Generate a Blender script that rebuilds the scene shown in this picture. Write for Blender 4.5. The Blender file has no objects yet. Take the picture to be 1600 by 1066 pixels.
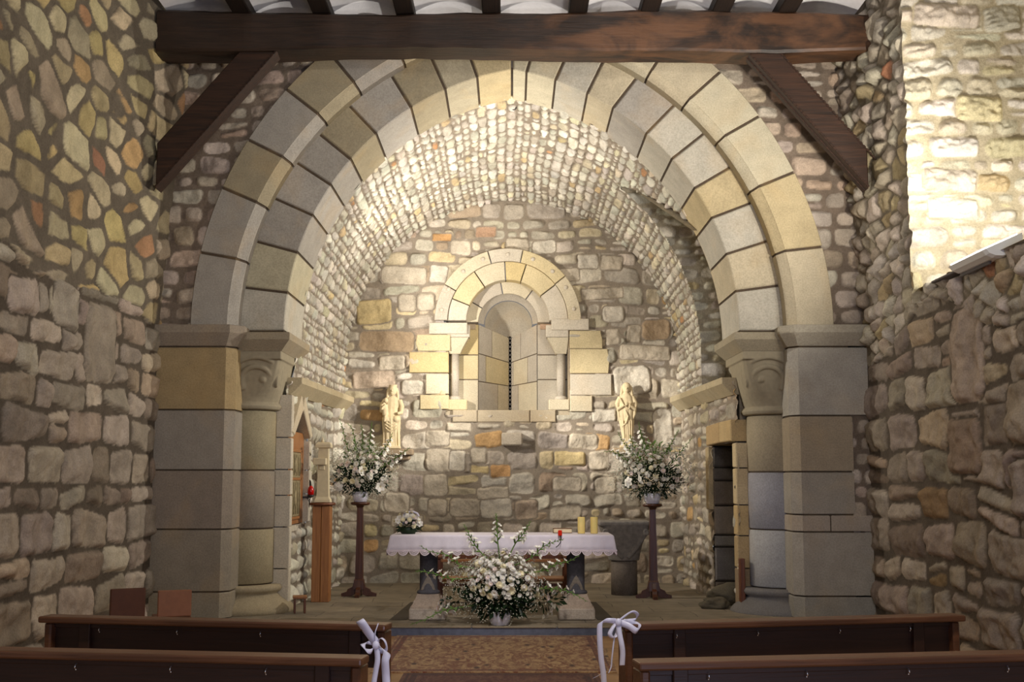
import bpy, bmesh, math, random
import numpy as np
from mathutils import Vector, Matrix, noise as mnoise

SC = bpy.context.scene
COL = SC.collection
PI = math.pi

# ------------------------------------------------------------------ camera
PITCH = math.atan(215 / 1850.0)
CAM_H = 1.72
cd = bpy.data.cameras.new('camera')
cam = bpy.data.objects.new('camera', cd)
COL.objects.link(cam)
cam.location = (0, 0, CAM_H)
cam.rotation_euler = (PI / 2 + PITCH, 0, 0)
cd.sensor_width = 36
cd.lens = 1850 / 1600 * 36
cd.clip_start = 0.05
cd.clip_end = 100
SC.camera = cam

# ------------------------------------------------------------------ view, world, lights
SC.view_settings.view_transform = 'Standard'
SC.view_settings.look = 'None'
SC.view_settings.gamma = 1
SC.view_settings.use_curve_mapping = False
SC.view_settings.exposure = 0.0

world = bpy.data.worlds.new('world')
SC.world = world
world.use_nodes = True
bg = world.node_tree.nodes['Background']
bg.inputs[0].default_value = (1.0, 0.95, 0.90, 1)
bg.inputs[1].default_value = 0.2


def lamp(name, kind, loc, power, color, target=None, **kw):
    ld = bpy.data.lights.new(name, kind)
    ld.energy = power
    ld.color = color
    for k, v in kw.items():
        setattr(ld, k, v)
    o = bpy.data.objects.new(name, ld)
    COL.objects.link(o)
    o.location = loc
    if target is not None:
        d = Vector(target) - Vector(loc)
        o.rotation_euler = d.to_track_quat('-Z', 'Y').to_euler()
    return o


WARM = (1.0, 0.87, 0.68)
WARM2 = (1.0, 0.945, 0.86)
# two floodlights standing behind the arch, one each side, washing the vault and the apse wall
lamp('floodlight_vault_right', 'SPOT', (2.45, 15.68, 3.72), 720, WARM2, (-2.6, 15.6, 4.9),
     spot_size=math.radians(132), spot_blend=0.8, shadow_soft_size=0.07)
lamp('floodlight_vault_left', 'SPOT', (-2.42, 16.2, 3.72), 600, WARM2, (1.8, 17.2, 5.1),
     spot_size=math.radians(140), spot_blend=0.6, shadow_soft_size=0.07)
# narrow picture lights on the two statues
lamp('spotlight_statue_left', 'SPOT', (2.0, 15.7, 3.9), 1000, WARM2, (-1.80, 18.7, 2.7),
     spot_size=math.radians(30), spot_blend=0.8, shadow_soft_size=0.05)
lamp('spotlight_statue_right', 'SPOT', (-2.0, 15.7, 3.9), 1000, WARM2, (1.72, 18.7, 2.7),
     spot_size=math.radians(30), spot_blend=0.8, shadow_soft_size=0.05)
# floodlight on the window sill of the right nave wall
lamp('floodlight_window_sill', 'AREA', (4.62, 10.9, 3.98), 44, (1.0, 0.96, 0.90), (4.75, 12.3, 5.5),
     shape='RECTANGLE', size=0.35, size_y=0.2)
lamp('floodlight_window_up', 'SPOT', (4.08, 10.4, 3.95), 700, (1.0, 0.92, 0.80), (0.8, 13.4, 6.8),
     spot_size=math.radians(125), spot_blend=0.9, shadow_soft_size=0.12)
# unseen fills added for ceiling, altar, nave; cool daylight from the open entrance
lamp('ceiling_fill', 'SPOT', (1.5, 10.2, 5.4), 240, (1.0, 0.95, 0.9), (0.3, 13.4, 7.4),  # added light without a fixture, brightens the plaster between the joists
     spot_size=math.radians(100), spot_blend=0.8, shadow_soft_size=0.2)
lamp('altar_fill', 'SPOT', (0.4, 9.0, 6.2), 900, (1.0, 0.95, 0.92), (-0.1, 13.9, 0.75),  # added front fill for the altar cloth and bouquet, source unseen
     spot_size=math.radians(22), spot_blend=0.9, shadow_soft_size=0.15)
lamp('nave_fill', 'POINT', (0.6, 4.2, 5.6), 580, (1.0, 0.94, 0.86), shadow_soft_size=0.5)  # added general fill for the nave and its ceiling, source unseen
lamp('side_door_daylight', 'SPOT', (-3.5, 8.2, 1.35), 150, (0.42, 0.55, 1.0), (2.98, 14.6, 0.95),
     spot_size=math.radians(17), spot_blend=0.9, shadow_soft_size=0.25)
lamp('entrance_daylight', 'AREA', (1.6, -2.5, 1.6), 200, (0.55, 0.66, 1.0), (1.2, 14, 0.6),
     shape='RECTANGLE', size=1.6, size_y=2.2)

# ------------------------------------------------------------------ helpers
F_PX = 1850.0


def at(x, y, Y):
    """point of the depth plane Y seen at photo pixel (x, y): used to read sizes off the photo"""
    a = (x - 800) / F_PX
    b = (533 - y) / F_PX
    dy = math.cos(PITCH) - b * math.sin(PITCH)
    dz = math.sin(PITCH) + b * math.cos(PITCH)
    t = Y / dy
    return Vector((a * t, Y, CAM_H + dz * t))


def s2l(c):
    c = c / 255.0
    return c / 12.92 if c <= 0.04045 else ((c + 0.055) / 1.055) ** 2.4


def rgb(r, g, b):
    return (s2l(r), s2l(g), s2l(b))


def tag(o, label=None, cat=None, group=None, kind=None):
    if label: o['label'] = label
    if cat: o['category'] = cat
    if group: o['group'] = group
    if kind: o['kind'] = kind
    return o


def empty(name, loc, rz=0, label=None, cat=None, group=None):
    o = bpy.data.objects.new(name, None)
    COL.objects.link(o)
    o.location = loc
    o.rotation_euler = (0, 0, rz)
    o.empty_display_size = 0.1
    return tag(o, label, cat, group)


def copy_tree(o, parent=None):
    c = o.copy()
    COL.objects.link(c)
    c.parent = parent
    for ch in o.children:
        copy_tree(ch, c)
    return c


class MB:
    """collects shapes and links them as one mesh object"""

    def __init__(self):
        self.v = []; self.f = []; self.c = []; self.mi = []; self.sm = []

    def add(self, verts, faces, col=(1, 1, 1), smooth=False, mi=0):
        n = len(self.v)
        self.v.extend([tuple(p) for p in verts])
        if len(verts) and isinstance(col, (list, np.ndarray)) and len(col) == len(verts):
            self.c.extend([tuple(k[:3]) for k in col])
        else:
            self.c.extend([tuple(col)] * len(verts))
        for f in faces:
            self.f.append([i + n for i in f]); self.sm.append(smooth); self.mi.append(mi)

    def bm(self, b, col=(1, 1, 1), smooth=False, mi=0):
        b.verts.index_update()
        self.add([v.co[:] for v in b.verts], [[v.index for v in f.verts] for f in b.faces], col, smooth, mi)
        b.free()

    def box(self, c, s, bev=0.0, rot=None, col=(1, 1, 1), seg=1, mi=0):
        b = bmesh.new()
        bmesh.ops.create_cube(b, size=1)
        bmesh.ops.scale(b, vec=s, verts=b.verts)
        if bev > 0:
            bmesh.ops.bevel(b, geom=b.edges[:], offset=min(bev, min(s) * 0.45), segments=seg, affect='EDGES', profile=0.5)
        if rot is not None:
            bmesh.ops.transform(b, matrix=rot.to_4x4(), verts=b.verts)
        bmesh.ops.translate(b, vec=c, verts=b.verts)
        self.bm(b, col, False, mi)

    def boxx(self, x0, x1, y0, y1, z0, z1, bev=0.0, col=(1, 1, 1), mi=0):
        self.box(((x0 + x1) / 2, (y0 + y1) / 2, (z0 + z1) / 2), (abs(x1 - x0), abs(y1 - y0), abs(z1 - z0)), bev, None, col, 1, mi)

    def lathe(self, prof, c=(0, 0, 0), n=24, a0=0.0, a1=2 * PI, col=(1, 1, 1), smooth=True, mi=0):
        full = abs(a1 - a0) >= 2 * PI - 1e-6
        m = n if full else n + 1
        vs = []; fs = []
        for r, z in prof:
            for i in range(m):
                a = a0 + (a1 - a0) * i / n
                vs.append((c[0] + r * math.cos(a), c[1] + r * math.sin(a), c[2] + z))
        for k in range(len(prof) - 1):
            for i in range(n if full else n):
                j = (i + 1) % m if full else i + 1
                fs.append([k * m + i, k * m + j, (k + 1) * m + j, (k + 1) * m + i])
        if prof[0][0] > 1e-5: fs.append([i for i in range(m)][::-1])
        if prof[-1][0] > 1e-5: fs.append([(len(prof) - 1) * m + i for i in range(m)])
        self.add(vs, fs, col, smooth, mi)

    def tube(self, pts, rad, n=8, col=(1, 1, 1), flat=1.0, mi=0, caps=True):
        pts = [Vector(p) for p in pts]
        if not isinstance(rad, (list, tuple)): rad = [rad] * len(pts)
        vs = []; fs = []
        t = (pts[1] - pts[0]).normalized()
        up = Vector((0, 0, 1)) if abs(t.z) < 0.9 else Vector((0, 1, 0))
        s = t.cross(up).normalized()
        for i, p in enumerate(pts):
            if i == 0: tt = pts[1] - pts[0]
            elif i == len(pts) - 1: tt = pts[-1] - pts[-2]
            else: tt = pts[i + 1] - pts[i - 1]
            tt.normalize()
            s = (s - tt * s.dot(tt))
            if s.length < 1e-6: s = tt.orthogonal()
            s.normalize()
            u = tt.cross(s)
            for k in range(n):
                a = 2 * PI * k / n
                vs.append(p + s * (math.cos(a) * rad[i]) + u * (math.sin(a) * rad[i] * flat))
        for i in range(len(pts) - 1):
            for k in range(n):
                j = (k + 1) % n
                fs.append([i * n + k, i * n + j, (i + 1) * n + j, (i + 1) * n + k])
        if caps:
            fs.append(list(range(n))[::-1]); fs.append([(len(pts) - 1) * n + k for k in range(n)])
        self.add(vs, fs, col, True, mi)

    def sphere(self, c, r, n=12, m=8, col=(1, 1, 1), mi=0):
        if not hasattr(r, '__len__'): r = (r, r, r)
        vs = []; fs = []
        for i in range(m + 1):
            th = PI * i / m
            for k in range(n):
                a = 2 * PI * k / n
                vs.append((c[0] + r[0] * math.sin(th) * math.cos(a), c[1] + r[1] * math.sin(th) * math.sin(a), c[2] + r[2] * math.cos(th)))
        for i in range(m):
            for k in range(n):
                j = (k + 1) % n
                fs.append([i * n + k, (i + 1) * n + k, (i + 1) * n + j, i * n + j])
        self.add(vs, fs, col, True, mi)

    def prism(self, poly, T, d0, d1, ch=0.01, col=(1, 1, 1)):
        """polygon (2-D) carried from depth d0 to d1 by T(a, b, depth); the d0 face is chamfered"""
        n = len(poly)
        P = [Vector((p[0], p[1])) for p in poly]
        area = sum(P[i].x * P[(i + 1) % n].y - P[(i + 1) % n].x * P[i].y for i in range(n))
        if area < 0: P = P[::-1]
        ins = []
        for i in range(n):
            a = (P[i] - P[i - 1]).normalized(); b = (P[(i + 1) % n] - P[i]).normalized()
            na = Vector((-a.y, a.x)); nb = Vector((-b.y, b.x))
            m = na + nb
            m = m / max(m.length_squared, 0.3) * 2
            ins.append(P[i] + m * ch)
        s = 1 if d1 > d0 else -1
        rings = [[T(p.x, p.y, d0) for p in ins], [T(p.x, p.y, d0 + ch * s) for p in P], [T(p.x, p.y, d1) for p in P]]
        vs = rings[0] + rings[1] + rings[2]
        fs = [list(range(n)), [2 * n + i for i in range(n)][::-1]]
        for r in range(2):
            for i in range(n):
                j = (i + 1) % n
                fs.append([r * n + i, (r + 1) * n + i, (r + 1) * n + j, r * n + j])
        self.add(vs, fs, col)

    def build(self, name, mat, parent=None, fix=True, autosmooth=None):
        me = bpy.data.meshes.new(name)
        me.from_pydata([tuple(p) for p in self.v], [], self.f)
        me.polygons.foreach_set('use_smooth', self.sm)
        mats = mat if isinstance(mat, (list, tuple)) else [mat]
        for m in mats: me.materials.append(m)
        if len(mats) > 1: me.polygons.foreach_set('material_index', self.mi)
        ca = me.color_attributes.new('Col', 'FLOAT_COLOR', 'POINT')
        arr = np.ones((len(self.v), 4), dtype=np.float32)
        if self.c: arr[:, :3] = np.array(self.c, dtype=np.float32)
        ca.data.foreach_set('color', arr.ravel())
        if fix:
            b = bmesh.new(); b.from_mesh(me)
            bmesh.ops.recalc_face_normals(b, faces=b.faces)
            b.to_mesh(me); b.free()
        me.update()
        o = bpy.data.objects.new(name, me)
        COL.objects.link(o)
        if parent is not None: o.parent = parent
        return o


# ------------------------------------------------------------------ materials
def new_mat(name):
    m = bpy.data.materials.new(name)
    m.use_nodes = True
    nt = m.node_tree
    bs = nt.nodes['Principled BSDF']
    return m, nt, bs


def mathn(nt, op, a=None, b=None, clamp=False):
    n = nt.nodes.new('ShaderNodeMath'); n.operation = op; n.use_clamp = clamp
    for i, k in enumerate((a, b)):
        if k is None: continue
        if isinstance(k, (int, float)): n.inputs[i].default_value = k
        else: nt.links.new(k, n.inputs[i])
    return n.outputs[0]


def noise_n(nt, scale, detail=4, rough=0.55, vec=None, dist=0.0):
    n = nt.nodes.new('ShaderNodeTexNoise')
    n.inputs['Scale'].default_value = scale
    n.inputs['Detail'].default_value = detail
    n.inputs['Roughness'].default_value = rough
    n.inputs['Distortion'].default_value = dist
    if vec is not None: nt.links.new(vec, n.inputs['Vector'])
    return n.outputs['Fac']


def ramp(nt, fac, stops):
    r = nt.nodes.new('ShaderNodeValToRGB')
    els = r.color_ramp.elements
    while len(els) < len(stops): els.new(0.5)
    for e, (p, c) in zip(els, stops):
        e.position = p
        e.color = (*c, 1) if len(c) == 3 else c
    nt.links.new(fac, r.inputs[0])
    return r.outputs[0]


def mixc(nt, fac, a, b, mode='MIX'):
    m = nt.nodes.new('ShaderNodeMix'); m.data_type = 'RGBA'; m.blend_type = mode
    for sock, k in ((m.inputs['Factor'], fac), (m.inputs['A'], a), (m.inputs['B'], b)):
        if isinstance(k, (int, float)): sock.default_value = k
        elif isinstance(k, tuple): sock.default_value = (*k, 1)
        else: nt.links.new(k, sock)
    return m.outputs['Result']


def coords(nt, scale=(1, 1, 1), kind='Object'):
    tc = nt.nodes.new('ShaderNodeTexCoord')
    mp = nt.nodes.new('ShaderNodeMapping')
    mp.inputs['Scale'].default_value = scale
    nt.links.new(tc.outputs[kind], mp.inputs[0])
    return mp.outputs[0]


def bump(nt, h, strength, dist, bs, prev=None):
    b = nt.nodes.new('ShaderNodeBump')
    b.inputs['Strength'].default_value = strength
    b.inputs['Distance'].default_value = dist
    nt.links.new(h, b.inputs['Height'])
    if prev is not None: nt.links.new(prev, b.inputs['Normal'])
    nt.links.new(b.outputs[0], bs.inputs['Normal'])
    return b.outputs[0]


def stone_mat(name, fine=1.0, stain=0.25, ochre=0.0):
    """stone: colour from the per-stone attribute, weathered by noise"""
    m, nt, bs = new_mat(name)
    at_ = nt.nodes.new('ShaderNodeAttribute'); at_.attribute_name = 'Col'
    co = coords(nt)
    n1 = noise_n(nt, 5.0, 5, 0.6, co)
    n2 = noise_n(nt, 55.0, 5, 0.65, co)
    v1 = ramp(nt, n1, [(0.25, (1 - stain,) * 3), (0.75, (1 + stain * 0.55,) * 3)])
    v2 = ramp(nt, n2, [(0.3, (0.72, 0.71, 0.70)), (0.62, (1.08, 1.08, 1.08))])
    c = mixc(nt, 1.0, at_.outputs['Color'], v1, 'MULTIPLY')
    c = mixc(nt, 0.8, c, v2, 'MULTIPLY')
    if ochre > 0:
        n3 = noise_n(nt, 1.7, 3, 0.5, co, 0.6)
        f = mathn(nt, 'MULTIPLY', ramp(nt, n3, [(0.52, (0, 0, 0)), (0.68, (1, 1, 1))]), ochre)
        c = mixc(nt, f, c, rgb(196, 158, 96))
    nt.links.new(c, bs.inputs['Base Color'])
    bs.inputs['Roughness'].default_value = 0.93
    bs.inputs['Specular IOR Level'].default_value = 0.15
    h1 = noise_n(nt, 28, 5, 0.65, co)
    h2 = noise_n(nt, 130, 3, 0.6, co)
    p = bump(nt, h1, 0.55 * fine, 0.02, bs)
    bump(nt, h2, 0.5 * fine, 0.006, bs, p)
    return m


def wood_mat(name, c1, c2, axis='X', rough=0.45, spec=0.4, scale=1.0, bmp=0.25, patch=None):
    m, nt, bs = new_mat(name)
    s = {'X': (0.35, 6, 6), 'Y': (6, 0.35, 6), 'Z': (6, 6, 0.35)}[axis]
    co = coords(nt, tuple(k * scale for k in s))
    n = noise_n(nt, 5, 6, 0.6, co, 0.8)
    c = ramp(nt, n, [(0.3, c1), (0.7, c2)])
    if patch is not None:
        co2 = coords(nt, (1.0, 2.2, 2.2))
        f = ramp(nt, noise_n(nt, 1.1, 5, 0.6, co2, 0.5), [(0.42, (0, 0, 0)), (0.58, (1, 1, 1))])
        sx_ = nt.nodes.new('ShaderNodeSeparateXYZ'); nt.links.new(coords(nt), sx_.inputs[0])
        g = ramp(nt, mathn(nt, 'MULTIPLY', mathn(nt, 'ADD', sx_.outputs['X'], 4.0), 0.125), [(0.45, (0.12,) * 3), (0.62, (1, 1, 1))])  # brown stain patches, weighted rightward to paint the lit half into the colour
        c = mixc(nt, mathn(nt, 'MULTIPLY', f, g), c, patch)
    nt.links.new(c, bs.inputs['Base Color'])
    bs.inputs['Roughness'].default_value = rough
    bs.inputs['Specular IOR Level'].default_value = spec
    bump(nt, n, bmp, 0.01, bs)
    return m


def plain(name, c, rough=0.6, spec=0.3, metal=0.0, bumpy=0.0, sub=0.0, var=0.12, sheen=0.0):
    m, nt, bs = new_mat(name)
    co = coords(nt)
    n = noise_n(nt, 18, 3, 0.5, co)
    cc = ramp(nt, n, [(0.3, tuple(k * (1 - var) for k in c)), (0.7, tuple(min(1, k * (1 + var)) for k in c))])
    nt.links.new(cc, bs.inputs['Base Color'])
    bs.inputs['Roughness'].default_value = rough
    bs.inputs['Specular IOR Level'].default_value = spec
    bs.inputs['Metallic'].default_value = metal
    if sub > 0:
        bs.inputs['Subsurface Weight'].default_value = sub
        bs.inputs['Subsurface Radius'].default_value = (0.03, 0.02, 0.01)
    if sheen > 0: bs.inputs['Sheen Weight'].default_value = sheen
    if bumpy > 0: bump(nt, noise_n(nt, 60, 4, 0.6, co), bumpy, 0.01, bs)
    return m


M = {}
M['rubble'] = stone_mat('rubble_stone', 1.0, 0.28)
M['ashlar'] = stone_mat('dressed_stone', 0.5, 0.16, 0.13)
M['plain_ashlar'] = stone_mat('smooth_dressed_stone', 0.3, 0.12, 0.10)
M['dark_stone'] = stone_mat('dark_carved_stone', 0.6, 0.3)
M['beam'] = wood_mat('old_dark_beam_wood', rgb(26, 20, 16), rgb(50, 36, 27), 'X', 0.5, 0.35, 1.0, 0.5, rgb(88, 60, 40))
M['brace'] = wood_mat('dark_brace_wood', rgb(32, 22, 16), rgb(62, 40, 27), 'X', 0.6, 0.3, 1.0, 0.4)
M['joist'] = wood_mat('dark_joist_wood', rgb(22, 17, 14), rgb(40, 29, 22), 'Y', 0.6, 0.3)
M['pew'] = wood_mat('dark_pew_wood', rgb(70, 42, 26), rgb(102, 64, 40), 'X', 0.32, 0.5)
M['pew_dark'] = wood_mat('darker_pew_wood', rgb(42, 25, 17), rgb(58, 35, 24), 'X', 0.45, 0.4)
M['light_wood'] = wood_mat('orange_brown_wood', rgb(140, 90, 50), rgb(172, 118, 70), 'Z', 0.4, 0.4)
M['red_wood'] = wood_mat('red_brown_wood', rgb(88, 50, 32), rgb(120, 72, 46), 'Z', 0.4, 0.4)
M['stand_wood'] = wood_mat('dark_red_stand_wood', rgb(64, 37, 24), rgb(92, 54, 35), 'Z', 0.35, 0.45)
M['plaster'] = plain('white_plaster', rgb(222, 220, 222), 0.9, 0.1, bumpy=0.3, var=0.04)
M['black'] = plain('black_void', (0.004, 0.004, 0.004), 0.9, 0.0)
M['iron'] = plain('dark_iron', rgb(70, 66, 64), 0.5, 0.5, 0.6)
M['cloth'] = plain('white_linen', rgb(224, 216, 224), 0.85, 0.15, bumpy=0.15, var=0.03, sheen=0.2)
M['lace'] = plain('white_lace', rgb(226, 212, 216), 0.85, 0.15, var=0.05)
M['ribbon'] = plain('white_satin_ribbon', rgb(212, 208, 226), 0.35, 0.5, var=0.04)
M['white_pot'] = plain('white_glazed_pot', rgb(226, 224, 236), 0.3, 0.5, var=0.02)
M['candle'] = plain('cream_wax', rgb(246, 222, 140), 0.5, 0.3, sub=0.25, var=0.03)
M['wick'] = plain('black_wick', rgb(20, 18, 16), 0.9, 0.1)
M['leaf'] = plain('dark_green_leaf', rgb(26, 46, 22), 0.5, 0.35, var=0.4)
M['stem'] = plain('fresh_green_stem', rgb(104, 136, 66), 0.5, 0.3, var=0.25)
M['petal'] = plain('white_petal', rgb(236, 232, 222), 0.6, 0.2, sub=0.1, var=0.04)
M['pinkpetal'] = plain('pale_pink_petal', rgb(232, 214, 210), 0.6, 0.2, sub=0.1, var=0.06)
M['cream_petal'] = plain('cream_petal', rgb(238, 228, 190), 0.6, 0.2, sub=0.1, var=0.05)
M['mist'] = plain('tiny_white_filler', rgb(205, 204, 186), 0.8, 0.1, var=0.15)
M['yellow_eye'] = plain('pale_yellow_centre', rgb(214, 196, 110), 0.7, 0.2)
M['red_glass'] = plain('red_glass', rgb(200, 22, 18), 0.2, 0.5, sub=0.1)
M['red_foam'] = plain('red_foam', rgb(214, 44, 24), 0.9, 0.1, bumpy=0.3)
M['statue'] = plain('pale_sandstone', rgb(206, 188, 152), 0.9, 0.1, bumpy=0.25, var=0.08)
M['capital_stone'] = plain('grey_carved_stone', rgb(152, 142, 120), 0.9, 0.1, bumpy=0.2, var=0.08)
M['cream_stone'] = plain('cream_smooth_stone', rgb(206, 192, 160), 0.8, 0.15, bumpy=0.1, var=0.05)
M['paper'] = plain('cream_paper', rgb(222, 206, 172), 0.8, 0.1)
M['bookcover'] = plain('brown_book_cover', rgb(120, 84, 60), 0.6, 0.3)
M['hook'] = plain('bright_steel', rgb(225, 225, 225), 0.25, 0.6, 0.9)
M['fixture'] = plain('white_enamel', rgb(235, 235, 230), 0.4, 0.4, var=0.02)
M['fixture_grey'] = plain('grey_enamel', rgb(96, 90, 88), 0.6, 0.3, var=0.04)


# ------------------------------------------------------------------ 2-D noise and masonry patterns (numpy)
def vnoise(x, y, seed):
    r = np.random.RandomState(seed).rand(256, 256)
    xi = np.floor(x).astype(int); yi = np.floor(y).astype(int)
    fx = x - xi; fy = y - yi
    fx = fx * fx * (3 - 2 * fx); fy = fy * fy * (3 - 2 * fy)
    a = r[xi & 255, yi & 255]; b = r[(xi + 1) & 255, yi & 255]
    c = r[xi & 255, (yi + 1) & 255]; d = r[(xi + 1) & 255, (yi + 1) & 255]
    return (a * (1 - fx) + b * fx) * (1 - fy) + (c * (1 - fx) + d * fx) * fy


def fbm(x, y, seed, o=4):
    s = 0; a = 1; t = 0
    for k in range(o):
        s = s + a * vnoise(x * 2 ** k, y * 2 ** k, seed + k); t += a; a *= 0.5
    return s / t


def stone_sdf(U, V, sid, cx, cy, hx, hy, seed, gap, cut=(0.05, 0.45), tilt=0.15):
    """signed inner distance to each point's own irregular polygonal stone"""
    rs = np.random.RandomState(seed)
    n = len(cx)
    du = U - cx[sid]; dv = V - cy[sid]
    k = 55.0
    acc = 0
    mn = np.minimum(hx, hy)
    for i in range(8):
        a0 = i * PI / 4
        a = a0 + rs.uniform(-tilt, tilt, n)
        c0, s0 = abs(math.cos(a0)), abs(math.sin(a0))
        off = hx * c0 + hy * s0 - gap * rs.uniform(0.5, 1.7, n)
        if i % 2: off = off - rs.uniform(cut[0], cut[1], n) * mn - 0.06 * mn
        else: off = off - rs.uniform(0, 0.12, n) * mn
        d = off[sid] - (du * np.cos(a)[sid] + dv * np.sin(a)[sid])
        acc = acc + np.exp(-k * np.clip(d, -0.3, 0.6))
    return -np.log(acc) / k


def rubble(U, V, seed, rowh=(0.14, 0.28), length=(0.18, 0.5), gap=0.014, split=0.18, warp=0.05, feats=(), rough=0.006, cut=(0.05, 0.45)):
    rs = np.random.RandomState(seed)
    U2 = U + warp * 2 * (fbm(U * 0.9, V * 0.9, seed + 1, 3) - 0.5)
    V2 = V + warp * 2 * (fbm(U * 0.8 + 9, V * 0.8 + 3, seed + 2, 3) - 0.5)
    v0, v1 = V2.min() - 0.3, V2.max() + 0.3
    u0, u1 = U2.min() - 0.6, U2.max() + 0.6
    rows = [v0]
    while rows[-1] < v1: rows.append(rows[-1] + rs.uniform(*rowh))
    rows = np.array(rows)
    ri = np.clip(np.searchsorted(rows, V2) - 1, 0, len(rows) - 2)
    sid = np.zeros(U.shape, dtype=int)
    st = []
    for r in range(len(rows) - 1):
        m = ri == r
        if not m.any(): continue
        h = rows[r + 1] - rows[r]
        xs = [u0 - rs.uniform(0, 0.4)]
        while xs[-1] < u1:
            L = rs.uniform(*length) * (0.75 + 0.5 * (h - rowh[0]) / max(rowh[1] - rowh[0], 1e-6))
            xs.append(xs[-1] + max(L, h * 0.55))
        xs = np.array(xs)
        ci = np.clip(np.searchsorted(xs, U2[m]) - 1, 0, len(xs) - 2)
        base = len(st)
        hi = np.full(len(xs), -1); fr = np.full(len(xs), 2.0)
        lo = np.zeros(len(xs), dtype=int)
        for j in range(len(xs) - 1):
            w = (xs[j + 1] - xs[j]) / 2; cxx = (xs[j] + xs[j + 1]) / 2
            if rs.rand() < split and h > rowh[0] * 1.15:
                f = rs.uniform(0.35, 0.65)
                lo[j] = len(st); st.append((cxx, rows[r] + h * f / 2, w, h * f / 2))
                hi[j] = len(st); st.append((cxx, rows[r] + h * (1 + f) / 2, w, h * (1 - f) / 2))
                fr[j] = f
            else:
                lo[j] = len(st); st.append((cxx, rows[r] + h / 2, w, h / 2)); hi[j] = lo[j]
        fv = (V2[m] - rows[r]) / h
        sid[m] = np.where(fv > fr[ci], hi[ci], lo[ci])
    st = np.array(st)
    d = stone_sdf(U2, V2, sid, st[:, 0], st[:, 1], st[:, 2], st[:, 3], seed + 5, gap, cut)
    n = len(st)
    for k, (a, b, c, e) in enumerate(feats):
        hx_, hy_ = (b - a) / 2, (e - c) / 2
        r_ = min(hx_, hy_) * (0.35 + 0.3 * rs.rand())
        tl = rs.uniform(-0.07, 0.07)
        xx = np.abs((U - (a + b) / 2) + tl * (V - (c + e) / 2)) - hx_ + r_; yy = np.abs((V - (c + e) / 2) - tl * 1.3 * (U - (a + b) / 2)) - hy_ + r_
        ins = r_ - (np.hypot(np.maximum(xx, 0), np.maximum(yy, 0)) + np.minimum(np.maximum(xx, yy), 0))
        ins = ins + 0.035 * (fbm(U * 6, V * 6, seed + 40 + k, 3) - 0.5)
        d = np.where(ins > 0, ins - gap, np.minimum(d, -ins - gap * 0.5))
        sid = np.where(ins > 0, n + k, sid)
    d = d + rough * 2 * (fbm(U * 14, V * 14, seed + 9, 3) - 0.5)
    return d, sid, n + len(feats), np.abs(U2), V2


def voronoi(U, V, seed, cell=(0.4, 0.3), gap=0.02, warp=0.05, rough=0.008):
    rs = np.random.RandomState(seed)
    U2 = (U + warp * 2 * (fbm(U * 1.5, V * 1.5, seed + 1, 3) - 0.5)) / cell[0]
    V2 = (V + warp * 2 * (fbm(U * 1.5 + 7, V * 1.5, seed + 2, 3) - 0.5)) / cell[1]
    U2 = U2 - U2.min() + 2; V2 = V2 - V2.min() + 2
    W = int(U2.max()) + 4; H = int(V2.max()) + 4
    px = rs.uniform(0.05, 0.95, (W, H)); py = rs.uniform(0.05, 0.95, (W, H))
    wt = rs.uniform(0.0, 0.30, (W, H))
    iu = np.floor(U2).astype(int); iv = np.floor(V2).astype(int)
    f1 = np.full(U.shape, 1e9); f2 = np.full(U.shape, 1e9); sid = np.zeros(U.shape, dtype=int)
    for a in (-2, -1, 0, 1, 2):
        for b in (-2, -1, 0, 1, 2):
            x = np.clip(iu + a, 0, W - 1); y = np.clip(iv + b, 0, H - 1)
            dd = np.hypot(x + px[x, y] - U2, y + py[x, y] - V2) - wt[x, y]
            i = x * H + y
            closer = dd < f1
            f2 = np.where(closer, f1, np.minimum(f2, dd))
            sid = np.where(closer, i, sid); f1 = np.where(closer, dd, f1)
    g = rs.uniform(0.6, 1.8, W * H)
    d = (f2 - f1) * 0.5 * min(cell) - gap * g[sid]
    d = d + rough * 2 * (fbm(U * 12, V * 12, seed + 9, 3) - 0.5)
    return d, sid, W * H


def dress(U, V, d, sid, n, seed, pal, wts, mortar, relief=0.03, rim=0.035, rough=0.012, slope=0.03, edge=0.008, facet=0.0, fcols=None):
    """height and colour of a masonry face from its distance field"""
    rs = np.random.RandomState(seed + 77)
    t = np.clip(d / rim, 0, 1)
    t = 1 - (1 - t) ** 2
    rel = relief * rs.uniform(0.45, 1.25, n)
    sx = rs.uniform(-slope, slope, n); sy = rs.uniform(-slope, slope, n)
    f1 = fbm(U * 9, V * 9, seed + 21, 5)
    if facet > 0:
        f2 = vnoise(U * 13 + V * 5, V * 17 - U * 4, seed + 31)
        f1 = f1 + facet * np.abs(f2 - 0.5)
    h = t * (rel[sid] + sx[sid] * np.sin(U * 11 + sid) + sy[sid] * np.sin(V * 13 + sid * 1.7)) \
        + t * rough * 2 * (f1 - 0.5) * 1.6 + (1 - t) * 0.010 * (fbm(U * 6, V * 6, seed + 23, 4) - 0.5)
    m = np.clip((d + edge * 0.35) / edge, 0, 1)[..., None]
    pal = np.array(pal); pi_ = rs.choice(len(pal), n, p=np.array(wts) / sum(wts))
    base = pal[pi_] * rs.uniform(0.80, 1.16, (n, 1)) * (1 + rs.uniform(-0.035, 0.035, (n, 3)))
    if fcols:
        for k, fc in enumerate(fcols):
            if fc is not None: base[n - len(fcols) + k] = fc
    col = base[sid] * (0.80 + 0.42 * fbm(U * 5, V * 5, seed + 25, 4))[..., None]
    mo = np.array(mortar) * (0.85 + 0.3 * fbm(U * 3, V * 3, seed + 27, 4))[..., None]
    return h, col * m + mo * (1 - m)


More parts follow.
